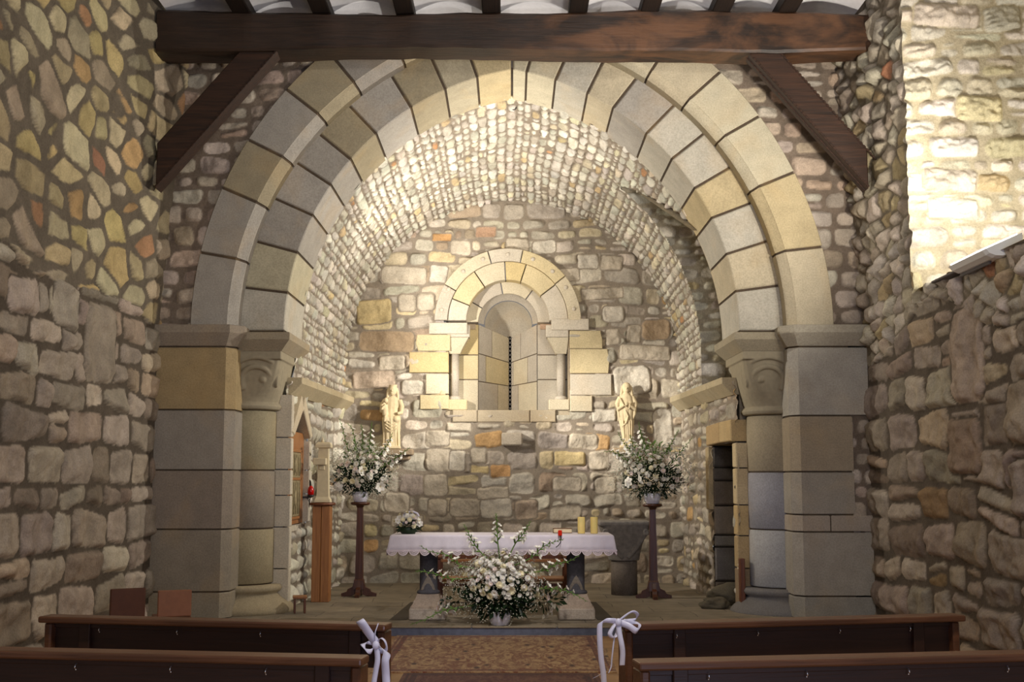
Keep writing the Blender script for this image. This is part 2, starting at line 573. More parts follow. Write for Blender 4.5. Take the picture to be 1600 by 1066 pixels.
def field(name, P, h, col, inward, mat, mask=None, kind='structure', parent=None):
    """mesh from a grid of points P displaced along their normals by h"""
    du = np.gradient(P, axis=0); dv = np.gradient(P, axis=1)
    N = np.cross(du, dv)
    N /= np.maximum(np.linalg.norm(N, axis=2, keepdims=True), 1e-9)
    mid = (P.shape[0] // 2, P.shape[1] // 2)
    flip = np.sum(N * (np.array(inward) - P), axis=2) < 0
    fl = flip[mid]
    if fl: N = -N
    Q = P + N * h[..., None]
    nu, nv = h.shape
    idx = np.arange(nu * nv).reshape(nu, nv)
    q = np.stack([idx[:-1, :-1], idx[1:, :-1], idx[1:, 1:], idx[:-1, 1:]], -1)
    if fl: q = q[..., ::-1]
    if mask is not None:
        k = mask[:-1, :-1] & mask[1:, :-1] & mask[1:, 1:] & mask[:-1, 1:]
        q = q[k]
    q = q.reshape(-1, 4)
    used = np.zeros(nu * nv, dtype=bool); used[q.ravel()] = True
    remap = np.cumsum(used) - 1
    V = Q.reshape(-1, 3)[used]; C = col.reshape(-1, 3)[used]; q = remap[q]
    me = bpy.data.meshes.new(name)
    me.vertices.add(len(V)); me.vertices.foreach_set('co', V.astype(np.float32).ravel())
    me.loops.add(q.size); me.loops.foreach_set('vertex_index', q.astype(np.int32).ravel())
    me.polygons.add(len(q))
    me.polygons.foreach_set('loop_start', np.arange(0, q.size, 4, dtype=np.int32))
    me.update(calc_edges=True)
    me.polygons.foreach_set('use_smooth', np.ones(len(q), dtype=bool))
    ca = me.color_attributes.new('Col', 'FLOAT_COLOR', 'POINT')
    arr = np.ones((len(V), 4), dtype=np.float32); arr[:, :3] = C
    ca.data.foreach_set('color', arr.ravel())
    me.materials.append(mat)
    me.update()
    o = bpy.data.objects.new(name, me)
    COL.objects.link(o)
    if parent is not None: o.parent = parent
    if kind: o['kind'] = kind
    return o

# ------------------------------------------------------------------ stone colours (albedo, linear)
GREY = [rgb(190, 180, 164), rgb(202, 192, 174), rgb(178, 168, 152), rgb(196, 182, 156), rgb(206, 188, 150), rgb(170, 152, 130), rgb(196, 160, 112)]
GW = [26, 24, 20, 14, 7, 6, 2]
WHITEISH = [rgb(206, 200, 184), rgb(216, 210, 194), rgb(194, 186, 170), rgb(208, 198, 170), rgb(204, 182, 142), rgb(190, 146, 106)]
WW = [30, 30, 24, 10, 2, 0.6]
OCHRE = [rgb(184, 168, 130), rgb(192, 172, 122), rgb(174, 160, 134), rgb(186, 156, 110), rgb(168, 132, 98), rgb(194, 180, 146), rgb(156, 116, 92)]
OW = [26, 22, 22, 9, 4, 18, 2]
PINKG = [rgb(168, 154, 138), rgb(180, 166, 148), rgb(158, 146, 130), rgb(176, 158, 136), rgb(150, 134, 116)]
PW = [28, 24, 20, 14, 10]
MORTAR = rgb(146, 134, 118)
MORTAR_D = rgb(96, 86, 74)
ZS = 3.5
YB = 18.8            # apse wall
YI0, YI1 = 14.3, 15.5   # inner arch order, front and back
YO = 14.0            # face of the outer order


def grid(u0, u1, v0, v1, res):
    nu = int((u1 - u0) / res) + 2; nv = int((v1 - v0) / res) + 2
    return np.meshgrid(np.linspace(u0, u1, nu), np.linspace(v0, v1, nv), indexing='ij')


def arch_half(z, w, off, zs=ZS):
    """half width of a pointed arch at height z"""
    R = w + off
    q = R * R - np.maximum(z - zs, 0) ** 2
    return np.sqrt(np.maximum(q, 0)) - off


# ------------------------------------------------------------------ apse wall (back) with the window hole
WX, WZ = at(793.5, 502, YB).x, at(793.5, 502, YB).z       # centre of the window arch
U, V = grid(-3.0, 3.0, 0.05, 6.5, 0.0125)
feats = []; fcs = []
gc = rgb(196, 184, 164); br = rgb(174, 152, 124); oc = rgb(200, 180, 134); og = rgb(196, 154, 106); wh = rgb(206, 197, 180); pn = rgb(184, 166, 146)
for (px0, py0, px1, py1, fc) in [
        (556, 469, 612, 506, oc), (597, 417, 666, 444, gc), (672, 415, 698, 442, wh), (622, 461, 650, 487, gc), (652, 458, 680, 485, gc), (561, 518, 647, 550, br), (550, 580, 617, 607, pn),
        (592, 556, 633, 578, gc), (627, 595, 662, 616, wh), (664, 701, 708, 738, gc), (666, 673, 702, 697, gc), (909, 451, 973, 467, gc), (942, 478, 975, 503, wh), (1003, 500, 1047, 531, br),
        (969, 540, 1047, 562, gc), (959, 572, 1016, 616, wh), (1022, 640, 1050, 697, wh), (925, 640, 963, 660, wh), (866, 706, 914, 728, oc), (889, 678, 933, 702, gc), (697, 660, 736, 675, gc),
        (939, 400, 972, 422, gc), (902, 398, 934, 420, wh), (947, 514, 968, 538, gc), (980, 509, 1001, 535, gc), (662, 741, 699, 775, gc), (702, 779, 751, 807, gc), (751, 780, 800, 809, wh),
        (746, 762, 795, 779, gc), (668, 780, 697, 807, gc), (805, 782, 839, 811, pn), (858, 790, 908, 814, gc), (864, 746, 908, 767, gc), (736, 728, 763, 740, oc), (766, 726, 798, 746, og),
        (676, 366, 705, 377, og), (743, 355, 775, 371, rgb(178, 146, 120)), (702, 705, 726, 735, wh), (736, 700, 760, 724, gc), (930, 746, 962, 770, gc), (920, 705, 950, 735, gc), (560, 706, 590, 740, gc),
        (600, 770, 640, 800, gc), (612, 806, 660, 822, gc), (790, 372, 826, 396, gc), (832, 376, 868, 396, wh), (705, 376, 735, 398, gc), (870, 420, 905, 440, gc)]:
    a = at(px0, py1, YB); b = at(px1, py0, YB)
    feats.append((a.x - 0.012, b.x + 0.012, a.z - 0.012, b.z + 0.012)); fcs.append(fc)
d, sid, n, _, _ = rubble(U, V, 11, rowh=(0.15, 0.36), length=(0.17, 0.58), gap=0.013, split=0.30, warp=0.10, feats=feats, cut=(0.0, 0.26))
h, c = dress(U, V, d, sid, n, 11, GREY, GW, MORTAR, relief=0.018, rim=0.026, rough=0.016, fcols=fcs)
P = np.stack([U, np.full_like(U, YB), V], -1)
rr = np.hypot(U - WX, V - WZ)
hole = ((rr < 1.02) & (V > WZ - 0.02)) | ((abs(U - WX) < 0.98) & (V > 2.72) & (V < WZ + 0.02))
o = field('wall_apse', P, h, c, (0, 0, 3), M['rubble'], ~hole)
o['label'] = 'back wall of coursed rubble behind the altar'

# ------------------------------------------------------------------ vault
def vault_profile(Y):
    f = (Y - YI1) / (YB - YI1)
    w = 2.80 + (2.66 - 2.80) * f; off = 0.56 + (0.03 - 0.56) * f
    return w, off


t0 = 0.66    # straight part below the springing, metres
T, Yg = grid(0, 1, YI1 - 0.12, YB + 0.05, 0.02)
LARC = 9.4
nt_ = int(LARC / 0.0165); ny_ = int((YB + 0.05 - YI1 + 0.30) / 0.018)
T, Yg = np.meshgrid(np.linspace(-1, 1, nt_), np.linspace(YI1 - 0.30, YB + 0.05, ny_), indexing='ij')
w, off = vault_profile(Yg)
Rv = w + off
amax = np.arccos(off / Rv)
s = np.abs(T)                      # 1 at the springing, 0 at the apex
leg = t0 / (t0 + Rv * amax)
q = 1 - s                          # 0 at the foot
ang = np.clip((q - leg) / (1 - leg), 0, 1) * amax
X = Rv * np.cos(ang) - off
Z = ZS + Rv * np.sin(ang)
Z = np.where(q < leg, ZS - t0 + t0 * q / leg, Z)
X = np.maximum(X, 0) * np.sign(T)
P = np.stack([X, Yg, Z], -1)
Uu = Yg; Vv = T * (t0 + 3.3 * 1.42)
d, sid, n, _, _ = rubble(Uu, Vv, 23, rowh=(0.09, 0.17), length=(0.11, 0.30), gap=0.006, split=0.05, warp=0.05, rough=0.008, cut=(0.0, 0.22))
h, c = dress(Uu, Vv, d, sid, n, 23, WHITEISH, WW, rgb(144, 132, 116), relief=0.024, rim=0.014, rough=0.020, slope=0.016, facet=0.3)
REC = ((Yg < 16.75) & (T > 0) & (Z > 2.9) & (Z < 5.0 + (Yg - 15.4) * 0.704)) | ((Yg < 15.36) & (Z > 3.42))
o = field('ceiling_vault', P, h, c, (0, 17, 3.2), M['rubble'], ~REC)
o['label'] = 'pointed stone vault over the altar space'

# opening in the right flank of the vault: its far side faces the viewer
Yj = 16.75
U, V = grid(1.5, 4.4, 2.9, 6.2, 0.017)
d, sid, n, _, _ = rubble(U, V, 31, rowh=(0.12, 0.22), length=(0.2, 0.5), gap=0.012, split=0.1)
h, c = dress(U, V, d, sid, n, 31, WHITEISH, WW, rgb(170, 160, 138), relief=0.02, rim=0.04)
w_, off_ = vault_profile(Yj)
msk = (U > arch_half(V, w_, off_) - 0.07) & (V < 6.05)
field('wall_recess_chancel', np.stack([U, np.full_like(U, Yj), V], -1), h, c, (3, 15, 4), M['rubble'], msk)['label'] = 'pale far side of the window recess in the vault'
mb = MB()
cc = rgb(176, 166, 146)
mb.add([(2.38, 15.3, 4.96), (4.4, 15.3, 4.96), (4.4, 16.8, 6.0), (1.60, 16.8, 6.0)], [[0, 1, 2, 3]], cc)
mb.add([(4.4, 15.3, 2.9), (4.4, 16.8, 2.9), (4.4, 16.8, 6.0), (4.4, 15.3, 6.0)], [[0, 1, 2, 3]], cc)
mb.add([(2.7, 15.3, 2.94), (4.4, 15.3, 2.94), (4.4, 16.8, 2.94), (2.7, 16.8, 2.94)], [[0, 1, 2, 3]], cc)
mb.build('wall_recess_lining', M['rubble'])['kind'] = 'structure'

# ------------------------------------------------------------------ chancel side walls below the string course
def dado_x(Y): return 2.86 - (Y - 14.5) * 0.18 / 4.3


NI = (15.00, 16.22)            # niche in the left wall (Y range)
for side, name in ((-1, 'wall_chancel_left'), (1, 'wall_chancel_right')):
    U, V = grid(14.55, 18.95, 0.05, 2.95, 0.015)
    d, sid, n, _, _ = rubble(U, V, 40 + side, rowh=(0.13, 0.25), length=(0.2, 0.5), gap=0.013, split=0.25)
    h, c = dress(U, V, d, sid, n, 40 + side, GREY if side > 0 else WHITEISH, GW if side > 0 else WW, MORTAR, relief=0.03, rim=0.035, rough=0.014)
    P = np.stack([side * dado_x(U), U, V], -1)
    if side < 0:
        mid = sum(NI) / 2
        top = 2.26 + 0.36 * (1 - np.abs(U - mid) / ((NI[1] - NI[0]) / 2))
        m = ~((U > NI[0]) & (U < NI[1]) & (V > 1.13) & (V < top)) & (U > 14.90 + 0.03 * np.sin(V * 9))
    else:
        m = ~((U > 15.12) & (U < 16.42) & (V < 2.17)) & (U > 14.93 + 0.05 * np.sin(V * 9))
    field(name, P, h, c, (0, 17, 1.5), M['rubble'], m)

# string course along both sides
for side, k in ((-1, 'trim_string_left'), (1, 'trim_string_right')):
    mb = MB()
    for i in range(4):
        y0 = 15.02 + i * 0.96; y1 = y0 + 0.945
        def T_(a, b, dep): return (side * (dado_x(dep) + 0.10 - a), dep, b)
        prof = [(-0.1, 2.78), (0.13, 2.78), (0.27, 2.92), (0.27, 3.0), (-0.1, 3.0)]
        mb.prism(prof, T_, y0, min(y1, 18.9), 0.008, rgb(184, 170, 140))
    o = mb.build(k, M['plain_ashlar']); o['kind'] = 'structure'

# niche lining and its stone frame, left
mb = MB()
x0 = -dado_x(15.5)
st = rgb(206, 196, 176)
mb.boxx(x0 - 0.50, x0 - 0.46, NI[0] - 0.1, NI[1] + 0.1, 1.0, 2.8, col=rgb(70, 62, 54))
mb.boxx(x0 - 0.48, x0 + 0.0, NI[0] - 0.06, NI[0] - 0.008, 1.05, 2.36, col=st)
mb.boxx(x0 - 0.48, x0 + 0.0, NI[1] + 0.008, NI[1] + 0.06, 1.05, 2.36, col=st)
mb.boxx(x0 - 0.48, x0 + 0.01, NI[0] - 0.05, NI[1] + 0.05, 1.05, 1.12, col=st)
mid = sum(NI) / 2
for s_ in (-1, 1):
    e = mid + s_ * 0.66
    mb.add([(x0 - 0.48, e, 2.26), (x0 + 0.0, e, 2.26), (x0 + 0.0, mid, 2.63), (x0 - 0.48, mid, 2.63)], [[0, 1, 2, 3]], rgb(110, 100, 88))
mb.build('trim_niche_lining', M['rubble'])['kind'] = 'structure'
mb = MB()
for s_ in (-1, 1):
    e = mid + s_ * (NI[1] - NI[0]) / 2
    def T_(a, b, dep): return (x0 + dep, a, b)
    zz = [1.14, 1.52, 1.84, 2.24] if s_ > 0 else [0.1, 0.62, 1.13, 1.52, 1.84, 2.24, 2.78]
    for k in range(len(zz) - 1):
        w_ = (0.2 if k % 2 else 0.13) if s_ > 0 else 0.13
        mb.prism([(e, zz[k]), (e + s_ * w_, zz[k]), (e + s_ * w_, zz[k + 1] - 0.015), (e, zz[k + 1] - 0.015)], T_, 0.06, -0.1 if s_ > 0 else -0.35, 0.01, st)
    mb.prism([(e, 2.26), (e + s_ * 0.13, 2.30), (mid + s_ * 0.12, 2.80), (mid + s_ * 0.01, 2.62)], T_, 0.075, -0.1, 0.012, rgb(200, 186, 160))
mb.build('trim_niche_frame', M['plain_ashlar'])['kind'] = 'structure'

# doorway right
mb = MB()
x0 = dado_x(15.7)
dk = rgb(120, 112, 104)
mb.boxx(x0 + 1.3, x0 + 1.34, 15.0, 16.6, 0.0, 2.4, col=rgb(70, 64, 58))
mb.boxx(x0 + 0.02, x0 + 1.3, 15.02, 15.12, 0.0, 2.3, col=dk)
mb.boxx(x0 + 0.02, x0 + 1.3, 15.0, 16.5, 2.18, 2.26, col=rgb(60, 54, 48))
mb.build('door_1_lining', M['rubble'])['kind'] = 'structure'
mb = MB()
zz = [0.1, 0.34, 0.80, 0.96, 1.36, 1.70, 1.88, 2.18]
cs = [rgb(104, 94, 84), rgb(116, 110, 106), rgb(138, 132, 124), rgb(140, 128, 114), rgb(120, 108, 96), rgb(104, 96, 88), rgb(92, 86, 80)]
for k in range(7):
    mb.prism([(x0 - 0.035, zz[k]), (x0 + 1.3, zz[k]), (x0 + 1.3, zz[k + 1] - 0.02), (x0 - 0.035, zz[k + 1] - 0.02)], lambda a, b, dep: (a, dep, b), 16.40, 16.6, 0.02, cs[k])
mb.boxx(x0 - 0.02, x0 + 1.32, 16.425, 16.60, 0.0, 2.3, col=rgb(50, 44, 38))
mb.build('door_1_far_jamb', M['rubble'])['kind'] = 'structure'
mb = MB()
# quoins of the near jamb and lintel, on the wall face
def T_(a, b, dep): return (dado_x(a) + dep, a, b)
zz = [0.1, 0.62, 1.02, 1.40, 1.86, 2.18]
cs = [rgb(150, 128, 100), rgb(176, 152, 112), rgb(190, 164, 118), rgb(196, 176, 138), rgb(200, 182, 146)]
for k in range(5):
    mb.prism([(14.93, zz[k]), (15.12, zz[k]), (15.12, zz[k + 1] - 0.015), (14.93, zz[k + 1] - 0.015)], T_, -0.035, 0.5, 0.012, cs[k])
mb.prism([(14.98, 2.19), (15.66, 2.19), (15.66, 2.46), (14.98, 2.46)], T_, -0.08, 0.4, 0.012, rgb(186, 162, 120))
mb.prism([(15.68, 2.19), (16.5, 2.17), (16.5, 2.44), (15.68, 2.46)], T_, -0.08, 0.4, 0.012, rgb(178, 152, 112))
mb.prism([(16.44, 1.3), (16.62, 1.3), (16.62, 2.15), (16.44, 2.15)], T_, -0.07, 0.2, 0.012, rgb(184, 164, 128))
mb.build('door_1_frame', M['plain_ashlar'])['kind'] = 'structure'

# ------------------------------------------------------------------ wall carrying the great arch
U, V = grid(-4.45, 4.45, 3.3, 7.5, 0.0155)
d, sid, n, _, _ = rubble(U, V, 57, rowh=(0.17, 0.28), length=(0.20, 0.48), gap=0.016, split=0.12, warp=0.07, cut=(0.0, 0.35))
h, c = dress(U, V, d, sid, n, 57, [rgb(186, 172, 156), rgb(196, 184, 168), rgb(174, 158, 140), rgb(188, 168, 146)], [3, 3, 2, 2], rgb(126, 112, 98), relief=0.022, rim=0.03, rough=0.02)
ho = arch_half(V, 3.84, 0.70)
m = (np.abs(U) > ho - 0.12) | (V > 7.85)
field('wall_arch', np.stack([U, np.full_like(U, YO + 0.065), V], -1), h, c, (0, 0, 4), M['rubble'], m)['label'] = 'rubble wall around the great arch'
for side, nm in ((1, 'right'),):
    U, V = grid(4.0, 4.34, 1.08, 2.6, 0.0155)
    d, sid, n, _, _ = rubble(U, V, 58 + side, rowh=(0.15, 0.27), length=(0.18, 0.3), gap=0.016, split=0.12, warp=0.05, cut=(0.0, 0.35))
    h, c = dress(U, V, d, sid, n, 58, [rgb(186, 172, 156), rgb(174, 158, 140)], [3, 3], rgb(116, 102, 88), relief=0.022, rim=0.03, rough=0.02)
    field('wall_arch_foot_' + nm, np.stack([side * U, np.full_like(U, YO + 0.035), V], -1), h, c, (0, 0, 2), M['rubble'])
# solid masonry behind it (between the arch and the vault)
mb = MB()
for s_ in (-1, 1):
    pts = []
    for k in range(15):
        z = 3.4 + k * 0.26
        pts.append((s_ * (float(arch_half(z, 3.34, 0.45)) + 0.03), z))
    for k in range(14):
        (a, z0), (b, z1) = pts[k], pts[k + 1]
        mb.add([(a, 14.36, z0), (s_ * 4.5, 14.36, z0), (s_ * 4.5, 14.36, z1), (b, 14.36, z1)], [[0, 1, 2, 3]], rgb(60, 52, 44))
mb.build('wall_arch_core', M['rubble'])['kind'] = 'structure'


def arcpt(w, off, a, side):
    R = w + off
    return (side * max(R * math.cos(a) - off, 0.0), ZS + R * math.sin(a))


def ring(name, wi, oi, wo, oo, left, right, y0, y1, cols, gap=0.013, ch=0.012, champ=None, mat='ashlar', zlow=ZS - 0.02):
    """one order of voussoirs; left/right: joint angles (inner, outer) in degrees"""
    mb = MB()
    ai = math.acos(oi / (wi + oi)); ao = math.acos(oo / (wo + oo))
    for side, J, cl in ((-1, left, cols[0]), (1, right, cols[1])):
        J = [(0.0, 0.0)] + [(math.radians(a), math.radians(b)) for a, b in J]
        if J[-1][0] < ai - 0.02: J.append((ai, ao))
        for k in range(len(J) - 1):
            (i0, o0), (i1, o1) = J[k], J[k + 1]
            gi = gap / wi; go = gap / wo
            N = 6
            def pts(e, r):
                res = []
                for q in range(N + 1):
                    f = q / N
                    A = i0 + gi + (e / wi) + (i1 - i0 - 2 * gi - 2 * e / wi) * f
                    B = o0 + go + (e / wo) + (o1 - o0 - 2 * go - 2 * e / wo) * f
                    pi = arcpt(wi + r, oi, A, side); po = arcpt(wo - r, oo, B, side)
                    res.append((pi, po))
                return res
            if champ:
                cy, cw = champ
                lev = [(y0, 0.008, 0.008, cw), (y0 + 0.012, 0, 0, cw - 0.006), (y0 + cy, 0, 0, 0), (y1, 0, 0, 0)]
            else:
                lev = [(y0, ch, ch, ch), (y0 + ch, 0, 0, 0), (y1 - ch, 0, 0, 0), (y1, ch, ch, ch)]
            vs = []
            for (yy, e, r, ri) in lev:
                res = []
                for q in range(N + 1):
                    f = q / N
                    A = i0 + gi + e / wi + (i1 - i0 - 2 * gi - 2 * e / wi) * f
                    B = o0 + go + e / wo + (o1 - o0 - 2 * go - 2 * e / wo) * f
                    pi = arcpt(wi + ri, oi, min(A, ai), side); po = arcpt(wo - r, oo, min(B, ao), side)
                    res.append((pi, po))
                vs += [(p[0][0], yy, p[0][1]) for p in res] + [(p[1][0], yy, p[1][1]) for p in res]
            n = N + 1; L = 2 * n; fs = []
            for q in range(N):
                fs.append([q, q + 1, n + q + 1, n + q])
                b = 3 * L
                fs.append([b + q, b + n + q, b + n + q + 1, b + q + 1])
            for l in range(3):
                b = l * L; t = b + L
                for q in range(N):
                    fs.append([b + q, t + q, t + q + 1, b + q + 1])
                    fs.append([b + n + q, b + n + q + 1, t + n + q + 1, t + n + q])
                fs.append([b, b + n, t + n, t]); fs.append([b + N, t + N, t + n + N, b + n + N])
            mb.add(vs, fs, cl[k % len(cl)])
        # mortar core a little behind the faces
        N = 48; vs = []; fs = []
        e = 0.014
        for q in range(N + 1):
            f = q / N
            pi = arcpt(wi + (champ[1] if champ else 0) + e, oi, ai * f, side); po = arcpt(wo - e, oo, ao * f, side)
            pi2 = arcpt(wi + e, oi, ai * f, side)
            vs += [(pi[0], y0 + e, pi[1]), (po[0], y0 + e, po[1]), (pi2[0], y0 + e + (champ[0] if champ else 0), pi2[1]), (pi2[0], y1 - e, pi2[1]), (po[0], y1 - e, po[1])]
        for q in range(N):
            a = q * 5; b = a + 5
            for u, v in ((0, 1), (2, 0), (3, 2), (4, 3)):
                fs.append([a + u, a + v, b + v, b + u])
        mb.add(vs, fs, rgb(84, 72, 60))
    o = mb.build(name, M[mat]); o['kind'] = 'structure'
    return o


g1 = rgb(164, 158, 148); g2 = rgb(154, 147, 137); ol = rgb(160, 149, 124); cr = rgb(196, 187, 162); cr2 = rgb(190, 178, 152); yo = rgb(190, 174, 138); lg = rgb(186, 180, 165)
ring('trim_arch_outer', 3.30, 0.46, 3.84, 0.70,
     [(12.6, 11.7), (23.4, 22.2), (32.9, 30.6), (43.0, 40.4), (51.7, 49.2), (61.6, 59.5), (71.0, 69.0)],
     [(14.1, 12.6), (26.7, 24.9), (37.8, 35.1), (47.1, 44.3), (55.8, 53.5), (64.5, 62.0), (73.0, 71.0)],
     YO, YI0 + 0.02, ([g1, g1, ol, g1, ol, g2, ol, g1], [cr2, yo, cr, cr, cr2, cr, cr2, cr]), champ=(0.12, 0.10))
ring('trim_arch_inner', 2.77, 0.58, 3.31, 0.48,
     [(8.2, 8.2), (16.9, 17.1), (25.4, 25.9), (32.9, 33.8), (39.8, 40.7), (47.5, 48.5), (56.8, 58.3), (65.1, 66.6), (72.4, 73.6)],
     [(8.5, 8.6), (16.6, 17.2), (24.9, 25.0), (32.2, 32.8), (40.1, 40.9), (47.8, 48.7), (56.8, 57.5), (63.1, 64.6), (70.5, 71.4), (76.9, 78.0)],
     YI0, YI1, ([lg, rgb(184, 176, 150), g1, rgb(176, 170, 160), g1, ol, rgb(172, 166, 156), ol, rgb(176, 166, 142), yo], [lg, cr2, lg, yo, lg, lg, g1, cr2, lg, cr, cr]))

# ------------------------------------------------------------------ responds (outer pilasters, inner half columns, capitals)
ZJ_L = [0.1, 0.41, 1.13, 1.82, 2.53, 3.28]
ZJ_R = [0.1, 0.36, 1.10, 1.30, 1.80, 2.46, 3.28]
for side, ZJ, nm in ((-1, ZJ_L, 'left'), (1, ZJ_R, 'right')):
    mb = MB()
    cs = [rgb(150, 140, 122), rgb(146, 136, 120), rgb(142, 130, 116), rgb(150, 142, 130), rgb(162, 142, 106), g1] if side < 0 else \
         [rgb(150, 144, 132), rgb(160, 152, 138), rgb(164, 152, 136), rgb(156, 148, 134), rgb(158, 144, 122), rgb(170, 164, 152)]
    for k in range(len(ZJ) - 1):
        z0, z1 = ZJ[k] + 0.010, ZJ[k + 1] - 0.010
        # plan outline: front face, chamfer, return, back
        a = 3.40; b = 3.30
        jit = [0, 0.0, 0.05, 0.0, 0.03, 0, 0][k]
        def T_(p, q_, dep): return (side * p, q_, dep)
        if side > 0 and k == 2:
            parts_ = [(b, 3.72), (3.735, 4.24)]
        elif side > 0 and k in (3, 4):
            parts_ = [(b, 4.02)]
        else:
            parts_ = [(b, 4.24)]
        for (xa, xb) in parts_:
            if xa == b: poly = [(a, YO), (xb, YO), (xb, 14.6), (b, 14.6), (b, YO + 0.12)]
            else: poly = [(xa, YO), (xb, YO), (xb, 14.6), (xa, 14.6)]
            mb.prism(poly, T_, z1, z0, 0.012, cs[k])
    mb.add([(side * 3.42, YO + 0.022, 0.1), (side * (4.24 if side < 0 else 4.0), YO + 0.022, 0.1), (side * (4.24 if side < 0 else 4.0), YO + 0.022, 3.3), (side * 3.42, YO + 0.022, 3.3)], [[0, 1, 2, 3]], rgb(92, 80, 66))
    mb.add([(side * 3.42, YO + 0.022, 0.1), (side * 3.322, YO + 0.14, 0.1), (side * 3.322, 14.6, 0.1), (side * 3.322, 14.6, 3.3), (side * 3.322, YO + 0.14, 3.3), (side * 3.42, YO + 0.022, 3.3)],
           [[0, 1, 4, 5], [1, 2, 3, 4]], rgb(92, 80, 66))
    o = mb.build('trim_pilaster_' + nm, M['ashlar']); o['kind'] = 'structure'
    # impost of the outer order
    mb = MB()
    lev = [(3.29, 0.0), (3.31, 0.015), (3.44, 0.10), (3.53, 0.10), (3.535, 0.09)]
    def ring_at(z, e): return [(side * 4.3, 14.7, z), (side * (3.30 - e), 14.7, z), (side * (3.30 - e), YO + 0.12 - e * 0.6, z), (side * (3.40 - e * 0.6), YO - e, z), (side * 4.3, YO - e, z)]
    vs = []; fs = []
    for z, e in lev: vs += ring_at(z, e)
    for l in range(len(lev) - 1):
        for i in range(5):
            j = (i + 1) % 5; fs.append([l * 5 + i, l * 5 + j, (l + 1) * 5 + j, (l + 1) * 5 + i])
    fs += [[4, 3, 2, 1, 0], [20, 21, 22, 23, 24]]
    mb.add(vs, fs, rgb(150, 138, 122) if side < 0 else rgb(172, 164, 146))
    mb.build('trim_impost_outer_' + nm, M['plain_ashlar'])['kind'] = 'structure'
    # inner half column
    cx, cy = side * 3.36, 14.9
    mb = MB()
    zj = [0.44, 1.11, 1.82, 2.56] if side < 0 else [0.40, 1.10, 1.80, 2.50]
    cc_ = [rgb(156, 144, 116), rgb(140, 130, 116), rgb(152, 142, 116)] if side < 0 else [rgb(170, 168, 164), rgb(150, 148, 150), rgb(160, 148, 124)]
    aa = (-PI / 2 - 0.35, PI / 2) if side < 0 else (PI / 2, 3 * PI / 2 + 0.35)
    for k in range(3):
        z0, z1 = zj[k] + 0.008, zj[k + 1] - 0.008
        mb.lathe([(0.40, z0), (0.41, z0 + 0.01), (0.41, z1 - 0.01), (0.40, z1)], (cx, cy, 0), 40, aa[0], aa[1], cc_[k], True)
    mb.lathe([(0.39, 0.3), (0.39, 2.7)], (cx, cy, 0), 32, aa[0], aa[1], rgb(90, 78, 66))
    zb = zj[0]
    mb.lathe([(0.44, zb - 0.005), (0.50, zb - 0.01), (0.525, zb - 0.05), (0.50, zb - 0.09), (0.46, zb - 0.11), (0.50, zb - 0.15), (0.62, zb - 0.24), (0.66, zb - 0.29), (0.66, 0.09)],
             (cx, cy, 0), 48, aa[0], aa[1], rgb(166, 152, 124) if side < 0 else rgb(120, 116, 112))
    mb.build('trim_half_column_' + nm, M['plain_ashlar'])['kind'] = 'structure'
    # capital: round below, square above, with carved volutes
    mb = MB()
    zc0, zc1 = zj[-1], 3.26
    xi = 2.80
    NN = 64
    def sq(k, t):
        """ring k of n at level t (0 round .. 1 square)"""
        a = 2 * PI * k / NN
        c_, s_ = math.cos(a), math.sin(a)
        e = 2 + 14 * t ** 2.2
        r = (abs(c_) ** e + abs(s_) ** e) ** (-1 / e)
        hx = 0.43 + (0.55 - 0.43) * t; hy = 0.43 + (0.585 - 0.43) * t ** 1.4
        return (cx - side * 0.0 + c_ * r * hx, cy + s_ * r * hy)
    levs = [0.0, 0.12, 0.28, 0.45, 0.6, 0.75, 0.88, 0.98, 1.0]
    vs = []; fs = []
    for l, t in enumerate(levs):
        z = zc0 + 0.08 + (zc1 - zc0 - 0.08) * t
        for k in range(NN):
            p = sq(k, t ** 0.8); vs.append((p[0], p[1], z))
    for l in range(len(levs) - 1):
        for k in range(NN):
            j = (k + 1) % NN; fs.append([l * NN + k, l * NN + j, (l + 1) * NN + j, (l + 1) * NN + k])
    fs.append(list(range(NN))[::-1]); fs.append([(len(levs) - 1) * NN + k for k in range(NN)])
    mb.add(vs, fs, (1, 1, 1), True)
    mb.lathe([(0.38, zc0 + 0.1), (0.455, zc0 + 0.085), (0.475, zc0 + 0.05), (0.455, zc0 + 0.012), (0.41, zc0 + 0.0)], (cx, cy, 0), 48)
    # astragal line under the block top
    mb.boxx(cx - 0.555, cx + 0.555, cy - 0.59, cy + 0.59, zc1 - 0.10, zc1 + 0.02, 0.01)
    # volutes on the front face, curling towards the inner corner
    def onface(u, z):          # u: 0 at the wall edge, 1 at the inner corner
        t = max(0, min(1, (z - zc0 - 0.08) / (zc1 - zc0 - 0.08)))
        hw = 0.43 + 0.12 * t
        dep = 0.43 + 0.155 * t ** 1.4
        x = (3.36 - (u * 2 - 1) * hw)
        bow = math.sqrt(max(0.0, 1 - (abs(u * 2 - 1)) ** (2 + 14 * (t ** 0.8) ** 2.2))) if t < 0.9 else 1
        return Vector((side * x, cy - dep * max(bow, 0.35), z))
    ctr = (0.80, 2.93)
    for rad0, w0 in ((0.26, 0.03), (0.15, 0.036)):
        pts = []
        for k in range(30):
            f = k / 29
            a = -0.75 * PI - f * 1.35 * PI if True else 0
            r = rad0 * (1 - 0.25 * f)
            u = ctr[0] - 0.05 + r * 1.35 * math.cos(a) - (0.08 if k == 0 else 0)
            z = ctr[1] + r * 1.15 * math.sin(a) * 1.0
            pts.append(onface(min(max(u, 0.04), 0.985), z) + Vector((0, -0.012, 0)))
        mb.tube(pts, w0, 8)
    mb.sphere(onface(0.82, 2.93) + Vector((0, 0.0, 0)), (0.05, 0.05, 0.05))
